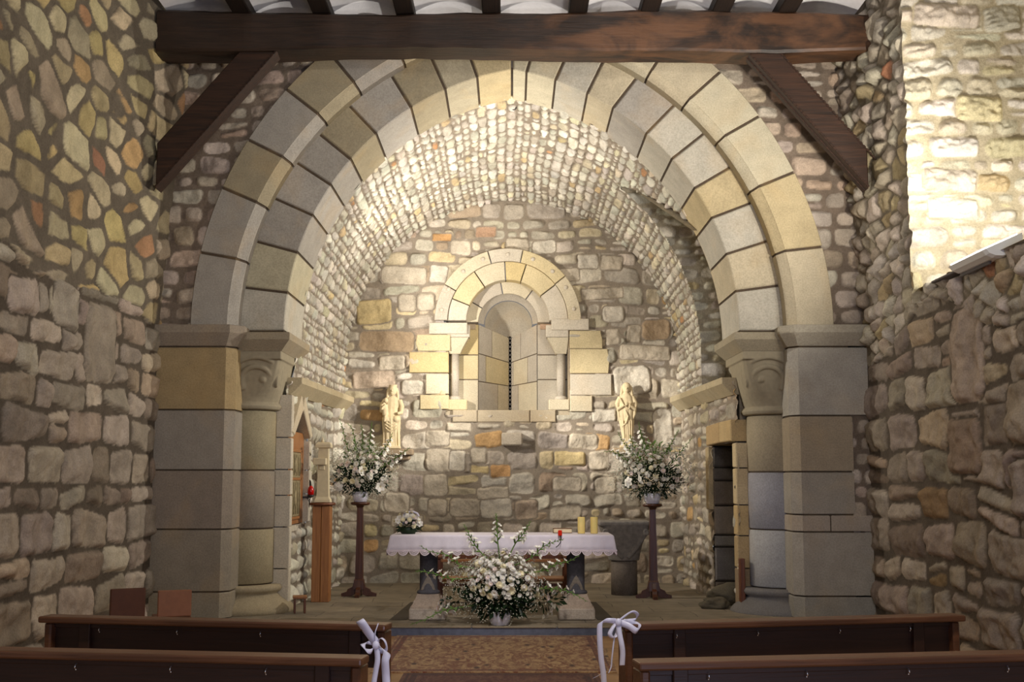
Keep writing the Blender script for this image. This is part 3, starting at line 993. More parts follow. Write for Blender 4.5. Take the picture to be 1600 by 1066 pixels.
    # inner side face volutes
    for yc, sg in ((14.62, -1), (15.2, 1)):
        pts = []
        for k in range(26):
            f = k / 25
            a = PI * 1.25 - f * 1.6 * PI
            r = 0.17 * (1 - 0.45 * f)
            zz_ = 2.93 + r * math.sin(a)
            t = (zz_ - zc0 - 0.08) / (zc1 - zc0 - 0.08)
            xx = 3.36 - (0.43 + 0.12 * t) * 0.985 + 0.01
            pts.append(Vector((side * xx, yc + sg * r * math.cos(a), zz_)))
        mb.tube(pts, 0.022, 8)
    o = mb.build('trim_capital_' + nm, M['capital_stone'])
    rm = o.modifiers.new('remesh', 'REMESH'); rm.mode = 'VOXEL'; rm.voxel_size = 0.009; rm.use_smooth_shade = True
    sm = o.modifiers.new('smooth', 'SMOOTH'); sm.iterations = 3; sm.factor = 0.5
    o['kind'] = 'structure'
    # abacus
    mb = MB()
    lev = [(zc1, 0.0), (zc1 + 0.015, 0.012), (zc1 + 0.13, 0.115), (3.475, 0.115), (3.48, 0.105)]
    vs = []; fs = []
    for z, e in lev:
        vs += [(side * 3.62, cy - 0.60 - e, z), (side * (2.80 - e), cy - 0.60 - e, z), (side * (2.80 - e), cy + 0.60 + e, z), (side * 3.62, cy + 0.60 + e, z)]
    for l in range(len(lev) - 1):
        for i in range(4):
            j = (i + 1) % 4; fs.append([l * 4 + i, l * 4 + j, (l + 1) * 4 + j, (l + 1) * 4 + i])
    fs += [[3, 2, 1, 0], [16, 17, 18, 19]]
    mb.add(vs, fs, rgb(158, 146, 124) if side < 0 else rgb(158, 148, 126))
    mb.build('trim_abacus_' + nm, M['plain_ashlar'])['kind'] = 'structure'
    # masonry behind the half column
    mb = MB()
    mb.boxx(side * 3.36, side * 4.5, 14.55, 15.6, 0.0, 3.5, col=rgb(110, 98, 84))
    mb.boxx(side * 2.885, side * 4.4, 15.02, 15.34, 0.0, 3.24, col=rgb(150, 138, 118))
    mb.build('wall_respond_core_' + nm, M['rubble'])['kind'] = 'structure'

# ------------------------------------------------------------------ nave side walls
def nave_x(Y, Z, side=1):
    """plan position of the side walls: they lean in a little near the arch, high up"""
    f = np.clip((Y - 12.3) / 1.7, 0, 1)
    g = np.clip((Z - 3.6) / 3.0, 0, 1)
    return 4.32 - f * (0.10 + 0.22 * g)


for side, nm in ((-1, 'wall_left'), (1, 'wall_right')):
    U, V = np.meshgrid(np.linspace(5.0, 14.08, 360), np.linspace(-0.02, 7.6, 400), indexing='ij')
    X = side * nave_x(U, V)
    P = np.stack([X, U, V], -1)
    if side < 0:
        # photo: one tall slab at x 122-178, y 480-615
        feats = [(11.85, 12.75, 2.70, 3.55), (10.0, 10.7, 3.15, 3.5), (11.0, 11.7, 3.15, 3.62)]
        d1, s1, n1, _, _ = rubble(U, V, 61, rowh=(0.22, 0.42), length=(0.40, 1.0), gap=0.015, split=0.10, warp=0.07, feats=feats, rough=0.012, cut=(0.0, 0.22))
        h1, c1 = dress(U, V, d1, s1, n1, 61, PINKG, PW, MORTAR_D, relief=0.035, rim=0.05, rough=0.02)
        d2, s2, n2 = voronoi(U, V, 62, cell=(0.52, 0.29), gap=0.026, warp=0.05)
        h2, c2 = dress(U, V, d2, s2, n2, 62, OCHRE, OW, rgb(112, 102, 88), relief=0.02, rim=0.03, rough=0.012)
        bz = 3.62 + 0.06 * np.sin(U * 2.1) + 0.18 * (fbm(U * 2, V * 2, 5, 3) - 0.5)
        up = V > bz
        h = np.where(up, h2, h1); c = np.where(up[..., None], c2, c1)
        m = None
    else:
        feats = [(10.75, 11.6, 2.42, 3.35), (9.0, 10.35, 2.0, 2.55), (10.9, 11.75, 1.75, 2.3), (9.3, 10.3, 1.4, 1.92)]
        d1, s1, n1, _, _ = rubble(U, V, 71, rowh=(0.22, 0.42), length=(0.38, 0.95), gap=0.015, split=0.22, warp=0.10, feats=feats, rough=0.012, cut=(0.0, 0.25))
        h1, c1 = dress(U, V, d1, s1, n1, 71, [rgb(158, 144, 128), rgb(168, 154, 136), rgb(148, 136, 120), rgb(164, 146, 124), rgb(138, 122, 104), rgb(146, 120, 90)], PW + [6], MORTAR_D, relief=0.05, rim=0.06, rough=0.028)
        d2, s2, n2 = voronoi(U, V, 72, cell=(0.26, 0.20), gap=0.009, warp=0.06)
        h2, c2 = dress(U, V, d2, s2, n2, 72, [rgb(178, 168, 152), rgb(188, 178, 162), rgb(168, 156, 138), rgb(176, 158, 124), rgb(160, 116, 88)], [8, 7, 6, 2, 0.6], rgb(118, 108, 92), relief=0.075, rim=0.05, rough=0.035)
        bz = 3.3 + 0.25 * np.sin(U * 1.7)
        f = np.clip((V - bz) / 0.25 + 0.5, 0, 1)
        up = f > 0.5
        h = np.where(up, h2, h1); c = np.where(up[..., None], c2, c1)
        m = ~((U > 8.9) & (U < 12.3) & (V > 3.72) & (V < 7.3))
    field(nm, P, h, c, (0, 9, 3), M['rubble'], m)

# window embrasure in the right nave wall: the far side faces the viewer
U, V = grid(4.20, 6.0, 3.55, 7.45, 0.016)
feats = []
for (a, b, c_, e) in [(1428, 8, 1545, 50), (1550, 10, 1598, 48), (1432, 288, 1520, 325), (1432, 330, 1512, 358), (1426, 165, 1482, 205), (1500, 160, 1575, 205), (1442, 360, 1500, 400)]:
    p = at(a, e, 12.3); q = at(b, c_, 12.3)
    feats.append((p.x, q.x, p.z, q.z))
d, sid, n, _, _ = rubble(U, V, 81, rowh=(0.15, 0.27), length=(0.22, 0.6), gap=0.010, split=0.2, feats=[(4.33, 5.05, 6.55, 6.83), (5.08, 5.5, 6.5, 6.8), (4.36, 4.95, 4.75, 5.0), (4.4, 4.95, 4.45, 4.68), (4.75, 5.25, 5.5, 5.8)])
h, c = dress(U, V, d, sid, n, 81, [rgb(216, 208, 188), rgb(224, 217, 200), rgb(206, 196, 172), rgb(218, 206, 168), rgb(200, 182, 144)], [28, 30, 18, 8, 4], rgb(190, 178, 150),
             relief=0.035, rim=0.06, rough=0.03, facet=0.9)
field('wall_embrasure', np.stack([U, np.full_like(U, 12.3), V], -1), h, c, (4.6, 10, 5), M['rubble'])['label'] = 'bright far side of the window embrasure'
mb = MB()
cc_ = rgb(196, 184, 158)
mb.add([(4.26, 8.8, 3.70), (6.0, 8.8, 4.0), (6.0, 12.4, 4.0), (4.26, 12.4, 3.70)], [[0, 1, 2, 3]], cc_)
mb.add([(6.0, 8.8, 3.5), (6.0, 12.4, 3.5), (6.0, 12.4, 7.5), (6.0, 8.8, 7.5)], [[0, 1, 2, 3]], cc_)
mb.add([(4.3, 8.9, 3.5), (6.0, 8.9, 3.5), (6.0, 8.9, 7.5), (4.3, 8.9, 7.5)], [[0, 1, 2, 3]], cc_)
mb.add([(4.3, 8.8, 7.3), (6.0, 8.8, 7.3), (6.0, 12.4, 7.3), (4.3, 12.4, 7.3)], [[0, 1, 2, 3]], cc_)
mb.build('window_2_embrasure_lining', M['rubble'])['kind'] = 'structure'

# ------------------------------------------------------------------ floors, step
def floor_mat(name, c1, c2, mort, sx, sy, bumpy=0.4, rough=0.75):
    m, nt, bs = new_mat(name)
    co = coords(nt)
    br = nt.nodes.new('ShaderNodeTexBrick')
    br.inputs['Color1'].default_value = (*c1, 1); br.inputs['Color2'].default_value = (*c2, 1); br.inputs['Mortar'].default_value = (*mort, 1)
    br.inputs['Scale'].default_value = 1.0; br.inputs['Brick Width'].default_value = sx; br.inputs['Row Height'].default_value = sy
    br.inputs['Mortar Size'].default_value = 0.008; br.inputs['Mortar Smooth'].default_value = 0.6
    wob = nt.nodes.new('ShaderNodeVectorMath'); wob.operation = 'ADD'
    nn = nt.nodes.new('ShaderNodeTexNoise'); nn.inputs['Scale'].default_value = 2.0
    nt.links.new(co, nn.inputs['Vector'])
    sc_ = nt.nodes.new('ShaderNodeVectorMath'); sc_.operation = 'SCALE'; sc_.inputs['Scale'].default_value = 0.12
    nt.links.new(nn.outputs['Color'], sc_.inputs[0]); nt.links.new(co, wob.inputs[0]); nt.links.new(sc_.outputs[0], wob.inputs[1])
    nt.links.new(wob.outputs[0], br.inputs['Vector'])
    c = mixc(nt, 1.0, br.outputs['Color'], ramp(nt, noise_n(nt, 3.5, 5, 0.6, co), [(0.3, (0.7, 0.7, 0.7)), (0.7, (1.15, 1.15, 1.15))]), 'MULTIPLY')
    nt.links.new(c, bs.inputs['Base Color'])
    bs.inputs['Roughness'].default_value = rough
    p = bump(nt, br.outputs['Fac'], -0.4, 0.01, bs)
    bump(nt, noise_n(nt, 9, 5, 0.6, co), bumpy, 0.02, bs, p)
    return m


M['flags'] = floor_mat('worn_stone_flags', rgb(120, 110, 94), rgb(142, 130, 110), rgb(88, 78, 66), 0.9, 0.55)
M['nave_floor'] = floor_mat('tan_tile_floor', rgb(166, 124, 78), rgb(180, 138, 92), rgb(130, 98, 66), 0.4, 0.4, 0.1, 0.5)
M['slate'] = plain('blue_grey_slate', rgb(98, 102, 118), 0.6, 0.35, bumpy=0.3, var=0.15)
mb = MB(); mb.boxx(-4.6, 4.6, 13.36, 19.0, -0.05, 0.10)
o = mb.build('floor_presbytery', M['flags']); o['kind'] = 'structure'
mb = MB(); mb.boxx(-4.6, 4.6, -1.0, 13.4, -0.1, 0.0)
o = mb.build('floor', M['nave_floor']); o['kind'] = 'structure'
mb = MB()
for k in range(9):
    mb.boxx(-4.2 + k * 0.94, -4.2 + k * 0.94 + 0.93, 13.285, 13.62, 0.086, 0.104, 0.006, rgb(150, 138, 118))
o = mb.build('trim_step_edge', M['plain_ashlar']); o['kind'] = 'structure'
mb = MB(); mb.boxx(-4.3, 4.3, 13.30, 13.40, -0.02, 0.085)
o = mb.build('trim_step_riser', M['slate']); o['kind'] = 'structure'
# dark slate band let into the floor around the altar
mb = MB()
ax = -0.115
for s_ in (-1, 1):
    mb.add([(ax + s_ * 1.10, 13.9, 0.1035), (ax + s_ * 1.30, 13.9, 0.1035), (ax + s_ * 1.22, 15.9, 0.1035), (ax + s_ * 1.04, 15.9, 0.1035)], [[0, 1, 2, 3] if s_ > 0 else [3, 2, 1, 0]])
mb.add([(ax - 1.2, 15.75, 0.103), (ax + 1.2, 15.75, 0.103), (ax + 1.2, 15.9, 0.103), (ax - 1.2, 15.9, 0.103)], [[0, 1, 2, 3]])
o = mb.build('trim_floor_band', plain('dark_floor_band', rgb(62, 54, 46), 0.7, 0.3)); o['kind'] = 'structure'

# ------------------------------------------------------------------ nave ceiling: plaster vaults between joists
JX = [-4.05, -3.15, -2.22, -1.25, -0.24, 0.77, 1.60, 2.43, 3.20, 4.05]
mb = MB()
Y0c, Y1c = 5.0, 14.1
for a, b in zip(JX[:-1], JX[1:]):
    n = 14; vs = []; fs = []
    ny = 14
    for j in range(ny + 1):
        y = Y0c + (Y1c - Y0c) * j / ny
        for i in range(n + 1):
            f = i / n
            vs.append((a + (b - a) * f, y, 7.17 + 0.16 * math.sin(PI * f)))
    for j in range(ny):
        for i in range(n):
            k = j * (n + 1) + i
            fs.append([k, k + 1, k + n + 2, k + n + 1])
    mb.add(vs, fs, (1, 1, 1), True)
o = mb.build('ceiling', M['plaster']); o['kind'] = 'structure'

# ------------------------------------------------------------------ the round-arched window of the apse
def TW(a, b, dep): return (a, dep, b)


def cw(cx, cy, Y=YB):
    """size reading of the window from a close view of the photo (plane of the apse wall)"""
    p = at(640 + cx / 3.331, 380 + cy / 3.331, Y)
    return (p.x, p.z)


WROOT = bpy.data.objects.new('window_1', None); COL.objects.link(WROOT); WROOT.location = (0, 0, 0)
WROOT['kind'] = 'structure'
WROOT['label'] = 'round-arched splayed stone window with a slit and iron grille'
cream = rgb(198, 186, 160); white_ = rgb(194, 184, 166); yel = rgb(200, 184, 146); yel2 = rgb(196, 176, 130); pk = rgb(182, 152, 128); gr = rgb(182, 172, 156)


def arcseg(r0, r1, a0, a1, gap=0.008, n=8):
    g0 = gap / r0; g1 = gap / r1
    A = [a0 + g0 + (a1 - a0 - 2 * g0) * i / n for i in range(n + 1)]
    B = [a0 + g1 + (a1 - a0 - 2 * g1) * i / n for i in range(n + 1)]
    return A, B


def half_ring(mb, r0, r1, joints, y0, y1, cols, ch=0.008, lift=0.0):
    J = [0] + [math.radians(j) for j in joints] + [PI]
    for k in range(len(J) - 1):
        A, B = arcseg(r0, r1, J[k], J[k + 1])
        n = len(A); vs = []; fs = []
        for (yy, e) in ((y0, ch), (y0 + ch, 0), (y1, 0)):
            for i in range(n):
                a = A[i] + (ch / r0 if i == 0 else -ch / r0 if i == n - 1 else 0) * (e > 0)
                vs.append((WX + (r0 + e) * math.cos(a), yy, WZ + lift + (r0 + e) * math.sin(a)))
            for i in range(n):
                a = B[i] + (ch / r1 if i == 0 else -ch / r1 if i == n - 1 else 0) * (e > 0)
                vs.append((WX + (r1 - e) * math.cos(a), yy, WZ + lift + (r1 - e) * math.sin(a)))
        L = 2 * n
        for i in range(n - 1):
            fs.append([i, i + 1, n + i + 1, n + i])
            for l in range(2):
                b = l * L; t = b + L
                fs.append([b + i, t + i, t + i + 1, b + i + 1]); fs.append([b + n + i, b + n + i + 1, t + n + i + 1, t + n + i])
        for l in range(2):
            b = l * L; t = b + L
            fs.append([b, b + n, t + n, t]); fs.append([b + n - 1, t + n - 1, t + 2 * n - 1, b + 2 * n - 1])
        mb.add(vs, fs, cols[k % len(cols)])


# label moulding with small pellets
mb = MB()
half_ring(mb, 0.965, 1.17, [38, 78, 106, 150], YB - 0.085, YB + 0.1, [cream, yel, white_, cream, gr])
for a in (10, 30, 48, 68, 90, 112, 132, 152, 171):
    a = math.radians(a)
    mb.sphere((WX + 1.07 * math.cos(a), YB - 0.088, WZ + 1.07 * math.sin(a)), (0.035, 0.02, 0.035), 10, 6, white_)
mb.build('label_arch', M['plain_ashlar'], WROOT)
mb = MB()
half_ring(mb, 0.665, 0.96, [37.5, 72, 93, 124, 158], YB - 0.05, YB + 0.30, [white_, yel, yel2, cream, yel, white_])
mb.build('outer_voussoirs', M['plain_ashlar'], WROOT)
YR = YB + 0.2                  # recessed order
mb = MB()
half_ring(mb, 0.478, 0.70, [53, 100, 150], YR, YR + 0.12, [white_, cream, gr, cream])
mb.build('inner_voussoirs', M['plain_ashlar'], WROOT)
# side blocks
mb = MB()
blocks = [((103, 417, 300, 475), white_, 0.05), ((40, 478, 212, 563), yel, 0.02), ((0, 569, 203, 675), yel2, 0.02), ((86, 682, 203, 786), cream, 0.02), ((56, 792, 204, 865), yel, 0.02),
          ((738, 397, 932, 455), white_, 0.05), ((833, 458, 1003, 550), yel, 0.02), ((835, 553, 1040, 679), yel, 0.02), ((836, 684, 1050, 792), white_, 0.02), ((835, 796, 950, 877), cream, 0.02)]
for (a, b, c_, e), cl, pr in blocks:
    x0, z1 = cw(a, b); x1, z0 = cw(c_, e)
    j = 0.02
    mb.prism([(x0 + (j if a in (40,) else 0), z0), (x1 - (j if c_ in (1040,) else 0), z0), (x1, z0 + (z1 - z0) * 0.5), (x1 - (0.03 if c_ in (1003, 1040) else 0), z1), (x0, z1), (x0 - (0.0 if a != 40 else 0.02), z0 + (z1 - z0) * 0.5)],
             TW, YB - pr - 0.03, YB + 0.15, 0.008, cl)
mb.build('jamb_blocks', M['plain_ashlar'], WROOT)
# flat jambs in the recess
mb = MB()
for side in (-1, 1):
    xs0 = WX + side * 0.48; xs1 = WX + side * 1.0
    rows_ = [(2.80, 3.30, cream if side < 0 else white_), (3.31, 3.70, yel if side < 0 else white_), (3.71, 4.20, yel2 if side < 0 else gr)]
    for z0, z1, cl in rows_:
        mb.prism([(xs0, z0), (xs1, z0), (xs1, z1 - 0.006), (xs0, z1 - 0.006)], TW, YR, YR + 0.12, 0.006, cl)
    mb.boxx(xs0, xs1, YR + 0.02, YR + 0.1, 2.8, 4.25, col=rgb(110, 98, 84))
    # side wall of the recess
    mb.boxx(WX + side * 0.955, WX + side * 0.99, YB + 0.0, YR + 0.05, 2.78, 4.2, col=rgb(150, 136, 114))
    z = 4.115
    mb.boxx(WX + side * 0.52, WX + side * 0.72, YR - 0.03, YR + 0.02, z, z + 0.085, 0.006, pk if side > 0 else rgb(170, 152, 126))
mb.build('inner_jambs', M['plain_ashlar'], WROOT)
# colonnettes with bases and block capitals
for side in (-1, 1):
    cxm = WX + side * 0.85
    mb = MB()
    mb.lathe([(0.068, 3.02), (0.068, 3.70)], (cxm, YB + 0.10, 0), 20, col=gr)
    mb.lathe([(0.10, 2.965), (0.105, 2.985), (0.095, 3.01), (0.07, 3.03)], (cxm, YB + 0.10, 0), 20, col=gr)
    base = cw(750, 875)[1]
    x0, x1 = (cxm - 0.13, cxm + 0.20) if side < 0 else (cxm - 0.20, cxm + 0.13)
    mb.boxx(x0, x1, YB - 0.02, YR - 0.01, 2.80, 2.97, 0.012, yel if side < 0 else cream)
    # capital: block flaring from the shaft up to the impost
    vs = []; fs = []
    for z, e0, e1, yy in ((3.70, 0.085, 0.085, 0.012), (3.80, 0.10, 0.13, -0.01), (3.96, 0.115, 0.22, -0.02)):
        xin = cxm - side * e1; xout = cxm + side * e0
        vs += [(xout, YB + yy, z), (xin, YB + yy, z), (xin, YR - 0.005, z), (xout, YR - 0.005, z)]
    for l in range(2):
        for i in range(4):
            j = (i + 1) % 4; fs.append([l * 4 + i, l * 4 + j, (l + 1) * 4 + j, (l + 1) * 4 + i])
    fs += [[0, 1, 2, 3], [8, 9, 10, 11]]
    mb.add(vs, fs, cream)
    # impost over it
    mb.boxx(cxm - (0.24 if side > 0 else 0.12), cxm + (0.24 if side < 0 else 0.12), YB - 0.03, YR - 0.01, 3.965, 4.16, 0.01, white_)
    mb.build('colonnette', M['plain_ashlar'], WROOT)
# splayed jambs closing on the slit
YS = YB + 0.95
SX = at(797, 600, YS).x
zt0 = WZ; ztS = at(797, 528, YS).z; zb0 = 2.80; zbS = 2.84


def splay(side, f, g):
    """f: 0 at the front edge, 1 at the slit; g: 0 bottom, 1 top"""
    x0 = WX + side * 0.478; x1 = SX + side * 0.032
    z = (zb0 + (zbS - zb0) * f) * (1 - g) + (zt0 - 0.02 + (ztS - zt0 + 0.02) * f) * g
    return (x0 + (x1 - x0) * f, YR + 0.05 + (YS - YR - 0.05) * f, z)


mb = MB()
for side, rows_ in ((-1, [(0, 0.34, [0, 0.62, 1], [gr, cream]), (0.34, 0.66, [0, 0.22, 1], [gr, yel]), (0.66, 1.0, [0, 0.42, 1], [gr, cream])]),
                    (1, [(0, 0.34, [0, 0.72, 1], [cream, gr]), (0.34, 0.66, [0, 0.35, 0.92, 1], [gr, cream, gr]), (0.66, 1.0, [0, 0.62, 1], [gr, gr])])):
    mb.add([splay(side, f, g) for f, g in ((0, 0), (1, 0), (1, 1), (0, 1))], [[0, 1, 2, 3]], rgb(112, 100, 86))
    for g0, g1, fs_, cl in rows_:
        for k in range(len(fs_) - 1):
            f0, f1 = fs_[k] + (0.012 if k else -0.0), fs_[k + 1] - 0.006
            q = [splay(side, f0, g0 + 0.006), splay(side, f1, g0 + 0.006), splay(side, f1, g1 - 0.006), splay(side, f0, g1 - 0.006)]
            off_ = Vector((-side * 0.012, -0.008, 0))
            qq = [tuple(Vector(p) + off_) for p in q]
            mb.add(q + qq, [[4, 5, 6, 7], [0, 1, 5, 4], [1, 2, 6, 5], [2, 3, 7, 6], [3, 0, 4, 7]], cl[k])
# front collar and conch above
n = 28
def conch(r, yy, zc, sq_=1.0): return [(SX * (1 - r / 0.478) + WX * (r / 0.478) + r * math.cos(PI * i / n), yy, zc + r * sq_ * math.sin(PI * i / n)) for i in range(n + 1)]
rgs = [conch(0.478, YR + 0.0, WZ), conch(0.478, YR + 0.06, WZ), conch(0.40, YR + 0.16, WZ - 0.005), conch(0.395, YR + 0.17, WZ - 0.005)]
vs = sum(rgs, []); fs = []
for l in range(3):
    for i in range(n): fs.append([l * (n + 1) + i, l * (n + 1) + i + 1, (l + 1) * (n + 1) + i + 1, (l + 1) * (n + 1) + i])
mb.add(vs, fs, gr, True)
rgs = [conch(0.385, YR + 0.165, WZ - 0.01)]
for k in range(1, 9):
    f = k / 8
    r = 0.385 * math.cos(f * PI / 2) + 0.033 * f
    yy = YR + 0.165 + (YS - YR - 0.165) * (0.25 * f + 0.75 * math.sin(f * PI / 2)) 
    rgs.append(conch(r, min(yy, YS), WZ - 0.01 + (ztS - WZ) * f ** 0.8))
vs = sum(rgs, []); fs = []
for l in range(8):
    for i in range(n): fs.append([l * (n + 1) + i, l * (n + 1) + i + 1, (l + 1) * (n + 1) + i + 1, (l + 1) * (n + 1) + i])
mb.add(vs, fs, rgb(182, 172, 154), True)
mb.add([splay(-1, 0, 0), splay(1, 0, 0), splay(1, 1, 0), splay(-1, 1, 0)], [[0, 1, 2, 3]], gr)
mb.build('splay', M['plain_ashlar'], WROOT)
# sill
mb = MB()
for (a, c_, pr) in ((222, 352, 0.035), (352, 626, 0.02), (628, 762, 0.035)):
    x0, z1 = cw(a, 873); x1, z0 = cw(c_, 932)
    mb.prism([(x0 + 0.004, z0), (x1 - 0.004, z0), (x1 - 0.004, 2.80), (x0 + 0.004, 2.80)], TW, YB - pr, YB + 0.25, 0.012, rgb(176, 162, 138))
mb.boxx(WX - 1.0, WX + 1.0, YB + 0.02, YR + 0.1, 2.70, 2.80, 0.0, rgb(176, 162, 138))
mb.build('window_sill', M['plain_ashlar'], WROOT)
# slit, dark outside, and iron lattice
mb = MB()
mb.boxx(SX - 0.2, SX + 0.2, YS + 0.12, YS + 0.14, 2.7, 4.3)
mb.boxx(SX - 0.2, SX - 0.034, YS - 0.004, YS + 0.12, 2.7, 4.3)
mb.boxx(SX + 0.034, SX + 0.2, YS - 0.004, YS + 0.12, 2.7, 4.3)
mb.build('slit_void', M['black'], WROOT)
mb = MB()
z = 2.85; st_ = (ztS + 0.02 - 2.85) / 18
for k in range(18):
    for s_ in (-1, 1):
        mb.tube([(SX - s_ * 0.03, YS + 0.005, z), (SX + s_ * 0.03, YS + 0.005, z + st_)], 0.0052, 5)
    z += st_
for s_ in (-1, 1): mb.tube([(SX + s_ * 0.03, YS + 0.008, 2.84), (SX + s_ * 0.03, YS + 0.008, ztS + 0.02)], 0.004, 5)
mb.build('window_grille', plain('grey_iron_lattice', rgb(128, 122, 116), 0.6, 0.4, 0.3), WROOT)

# stone corbel and small bracket slabs on the apse wall
mb = MB()
mb.box((0.0, 18.72, 2.335), (0.33, 0.26, 0.20), 0.02, None, rgb(178, 166, 148))
o = mb.build('stone_corbel', M['rubble'])
tag(o, 'grey block corbel jutting from the wall below the middle window sill', 'corbel')
mb = MB()
mb.box((-1.80, 18.66, 2.13), (0.50, 0.34, 0.09), 0.012, None, rgb(170, 150, 124))
mb.box((-1.80, 18.70, 2.05), (0.40, 0.24, 0.08), 0.02, None, rgb(160, 140, 116))
o = mb.build('stone_bracket', M['rubble'])
tag(o, 'flat stone bracket carrying the seated mother and child statue', 'bracket')
mb = MB()
mb.box((1.80, 18.66, 2.15), (0.44, 0.34, 0.09), 0.012, None, rgb(176, 156, 128))
mb.box((1.80, 18.70, 2.07), (0.34, 0.24, 0.08), 0.02, None, rgb(160, 140, 116))
o = mb.build('stone_bracket', M['rubble'])
tag(o, 'flat stone bracket carrying the standing robed statue', 'bracket')

# ------------------------------------------------------------------ big tie beam, braces, joists
mb = MB()
rs = random.Random(4)
NX = 90; vs = []; fs = []
prof = [(13.20, 6.69), (13.22, 6.66), (13.56, 6.64), (13.60, 6.68), (13.60, 7.08), (13.56, 7.10), (13.23, 7.10), (13.20, 7.07)]
for i in range(NX + 1):
    x = -4.12 + 8.3 * i / NX
    for k, (y, z) in enumerate(prof):
        w1 = 0.030 * (mnoise.noise(Vector((x * 0.9, y * 1.2, 3.0))) ) + 0.012 * mnoise.noise(Vector((x * 3.1, y * 4, z)))
        w2 = 0.035 * mnoise.noise(Vector((x * 0.8, z * 2.0 + 9, 1.0))) + 0.01 * mnoise.noise(Vector((x * 4.0, z * 3, 5)))
        sag = (0.018 * math.cos(x * 0.9 + 0.3) - 0.006) if z < 6.9 else 0.02 * math.sin(x * 1.1 - 0.6)
        vs.append((x, y + w1, z + w2 + sag))
m_ = len(prof)
for i in range(NX):
    for k in range(m_):
        j = (k + 1) % m_; fs.append([i * m_ + k, i * m_ + j, (i + 1) * m_ + j, (i + 1) * m_ + k])
fs += [list(range(m_))[::-1], [NX * m_ + k for k in range(m_)]]
mb.add(vs, fs, (1, 1, 1))
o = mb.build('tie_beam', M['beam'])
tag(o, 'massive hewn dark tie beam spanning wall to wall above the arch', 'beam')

for side, lab in ((-1, 'plain dark diagonal brace from the left wall up to the big beam'), (1, 'dark diagonal brace with notched carved edge at the right wall')):
    o = empty('brace', (side * 4.05, 13.36, 5.0), 0, lab, 'brace', 'braces under the big beam')
    p0 = Vector((side * 4.08, 0, 5.02)); p1 = Vector((side * 2.72, 0, 6.645))
    d_ = (p1 - p0).normalized(); nrm = Vector((-d_.z, 0, d_.x))
    if nrm.z < 0: nrm = -nrm
    wd = 0.34 if side < 0 else 0.30
    loc = Vector((side * 4.05, 13.36, 5.0))
    # profile in the plane of the arch
    poly = [p0, p1, p1 + Vector((-side * 0.0, 0, 0.0))]
    q0 = p0 + nrm * wd; q1 = p1 + nrm * wd
    # keep the ends vertical (wall) and horizontal (beam)
    tw = (side * 4.08 - q0.x) / d_.x; e0 = q0 + d_ * tw
    tb = (6.645 - q1.z) / d_.z; e1 = q1 + d_ * tb
    pts = [(p0.x - loc.x, p0.z - loc.z), (p1.x - loc.x, p1.z - loc.z), (e1.x - loc.x, e1.z - loc.z), (e0.x - loc.x, e0.z - loc.z)]
    mb = MB()
    mb.prism(pts, lambda a, b, dep: (a, dep, b), -0.11, 0.12, 0.012)
    mb.build('timber', M['brace'], o)
    L = (p1 - p0).length
    nb = 40
    a_ = math.atan2(d_.z, d_.x)
    rows_ = [(0.012, -0.112)] if side < 0 else [(0.012, -0.112), (-0.004, 0.0), (wd - 0.012, -0.112)]
    for off2, yy in rows_:
        mb = MB()
        for k in range(nb):
            c_ = p0 + d_ * (L * (k + 0.5) / nb) + nrm * off2
            mb.box((c_.x - loc.x, yy, c_.z - loc.z), (L / nb * 0.62, 0.018, 0.024), 0.004, Matrix.Rotation(-a_, 3, 'Y'))
        # a thin fillet under the notches keeps them one strip
        c_ = p0 + d_ * (L * 0.5) + nrm * off2
        mb.box((c_.x - loc.x, yy + 0.004, c_.z - loc.z), (L * 0.985, 0.012, 0.014), 0.002, Matrix.Rotation(-a_, 3, 'Y'))
        mb.build('notched_edge', M['brace'], o)

jn = ['first from the left wall', 'second from the left wall', 'third from the left wall', 'just left of the arch apex',
      'just right of the arch apex', 'third from the right wall', 'second from the right wall', 'first from the right wall']
for x, lab in zip(JX[1:-1], jn):
    mb = MB()
    mb.box((0, 0, 0), (0.215, 9.0, 0.22), 0.012)
    o = mb.build('ceiling_joist', M['joist'])
    o.location = (x, 9.6, 7.215)
    tag(o, 'dark joist resting on the tie beam, ' + lab, 'joist', 'joists of the nave ceiling')

# ------------------------------------------------------------------ floodlight on the sill of the right wall
fx = empty('floodlight', (4.38, 10.7, 3.66), 0, 'white floodlight on the ledge of the right wall, shining into the window recess', 'lamp')
mb = MB()
mb.box((0.0, 0.35, 0.02), (0.34, 1.4, 0.022), 0.006)
mb.box((-0.13, 0.0, 0.0), (0.02, 0.7, 0.10), 0.006, Matrix.Rotation(0.2, 3, 'Y'))
mb.build('mounting_plate', M['fixture_grey'], fx)
mb = MB()
vs = []; fs = []
for y, r in ((-0.42, 0.9), (-0.38, 1.0), (0.26, 1.0), (0.31, 0.8)):
    for k in range(9):
        a = PI + PI * k / 8
        vs.append((-0.02 + 0.17 * r * math.cos(a), y, 0.13 + 0.12 * r * math.sin(a)))
for l in range(3):
    for k in range(9):
        j = (k + 1) % 9; fs.append([l * 9 + k, l * 9 + j, (l + 1) * 9 + j, (l + 1) * 9 + k])
fs += [list(range(9))[::-1], [27 + k for k in range(9)]]
mb.add(vs, fs, (1, 1, 1))
hs = mb.build('housing', M['fixture'], fx); hs.rotation_euler = (0, math.radians(-24), 0); hs.scale = (1.15, 1.25, 1.15)
m_, nt_l, bs_l = new_mat('lit_lamp_glass')
bs_l.inputs['Base Color'].default_value = (0.9, 0.9, 0.88, 1)
bs_l.inputs['Emission Color'].default_value = (1.0, 0.95, 0.88, 1)
bs_l.inputs['Emission Strength'].default_value = 5.0
mb = MB()
mb.box((-0.02, -0.05, 0.135), (0.30, 0.62, 0.012), 0.004)
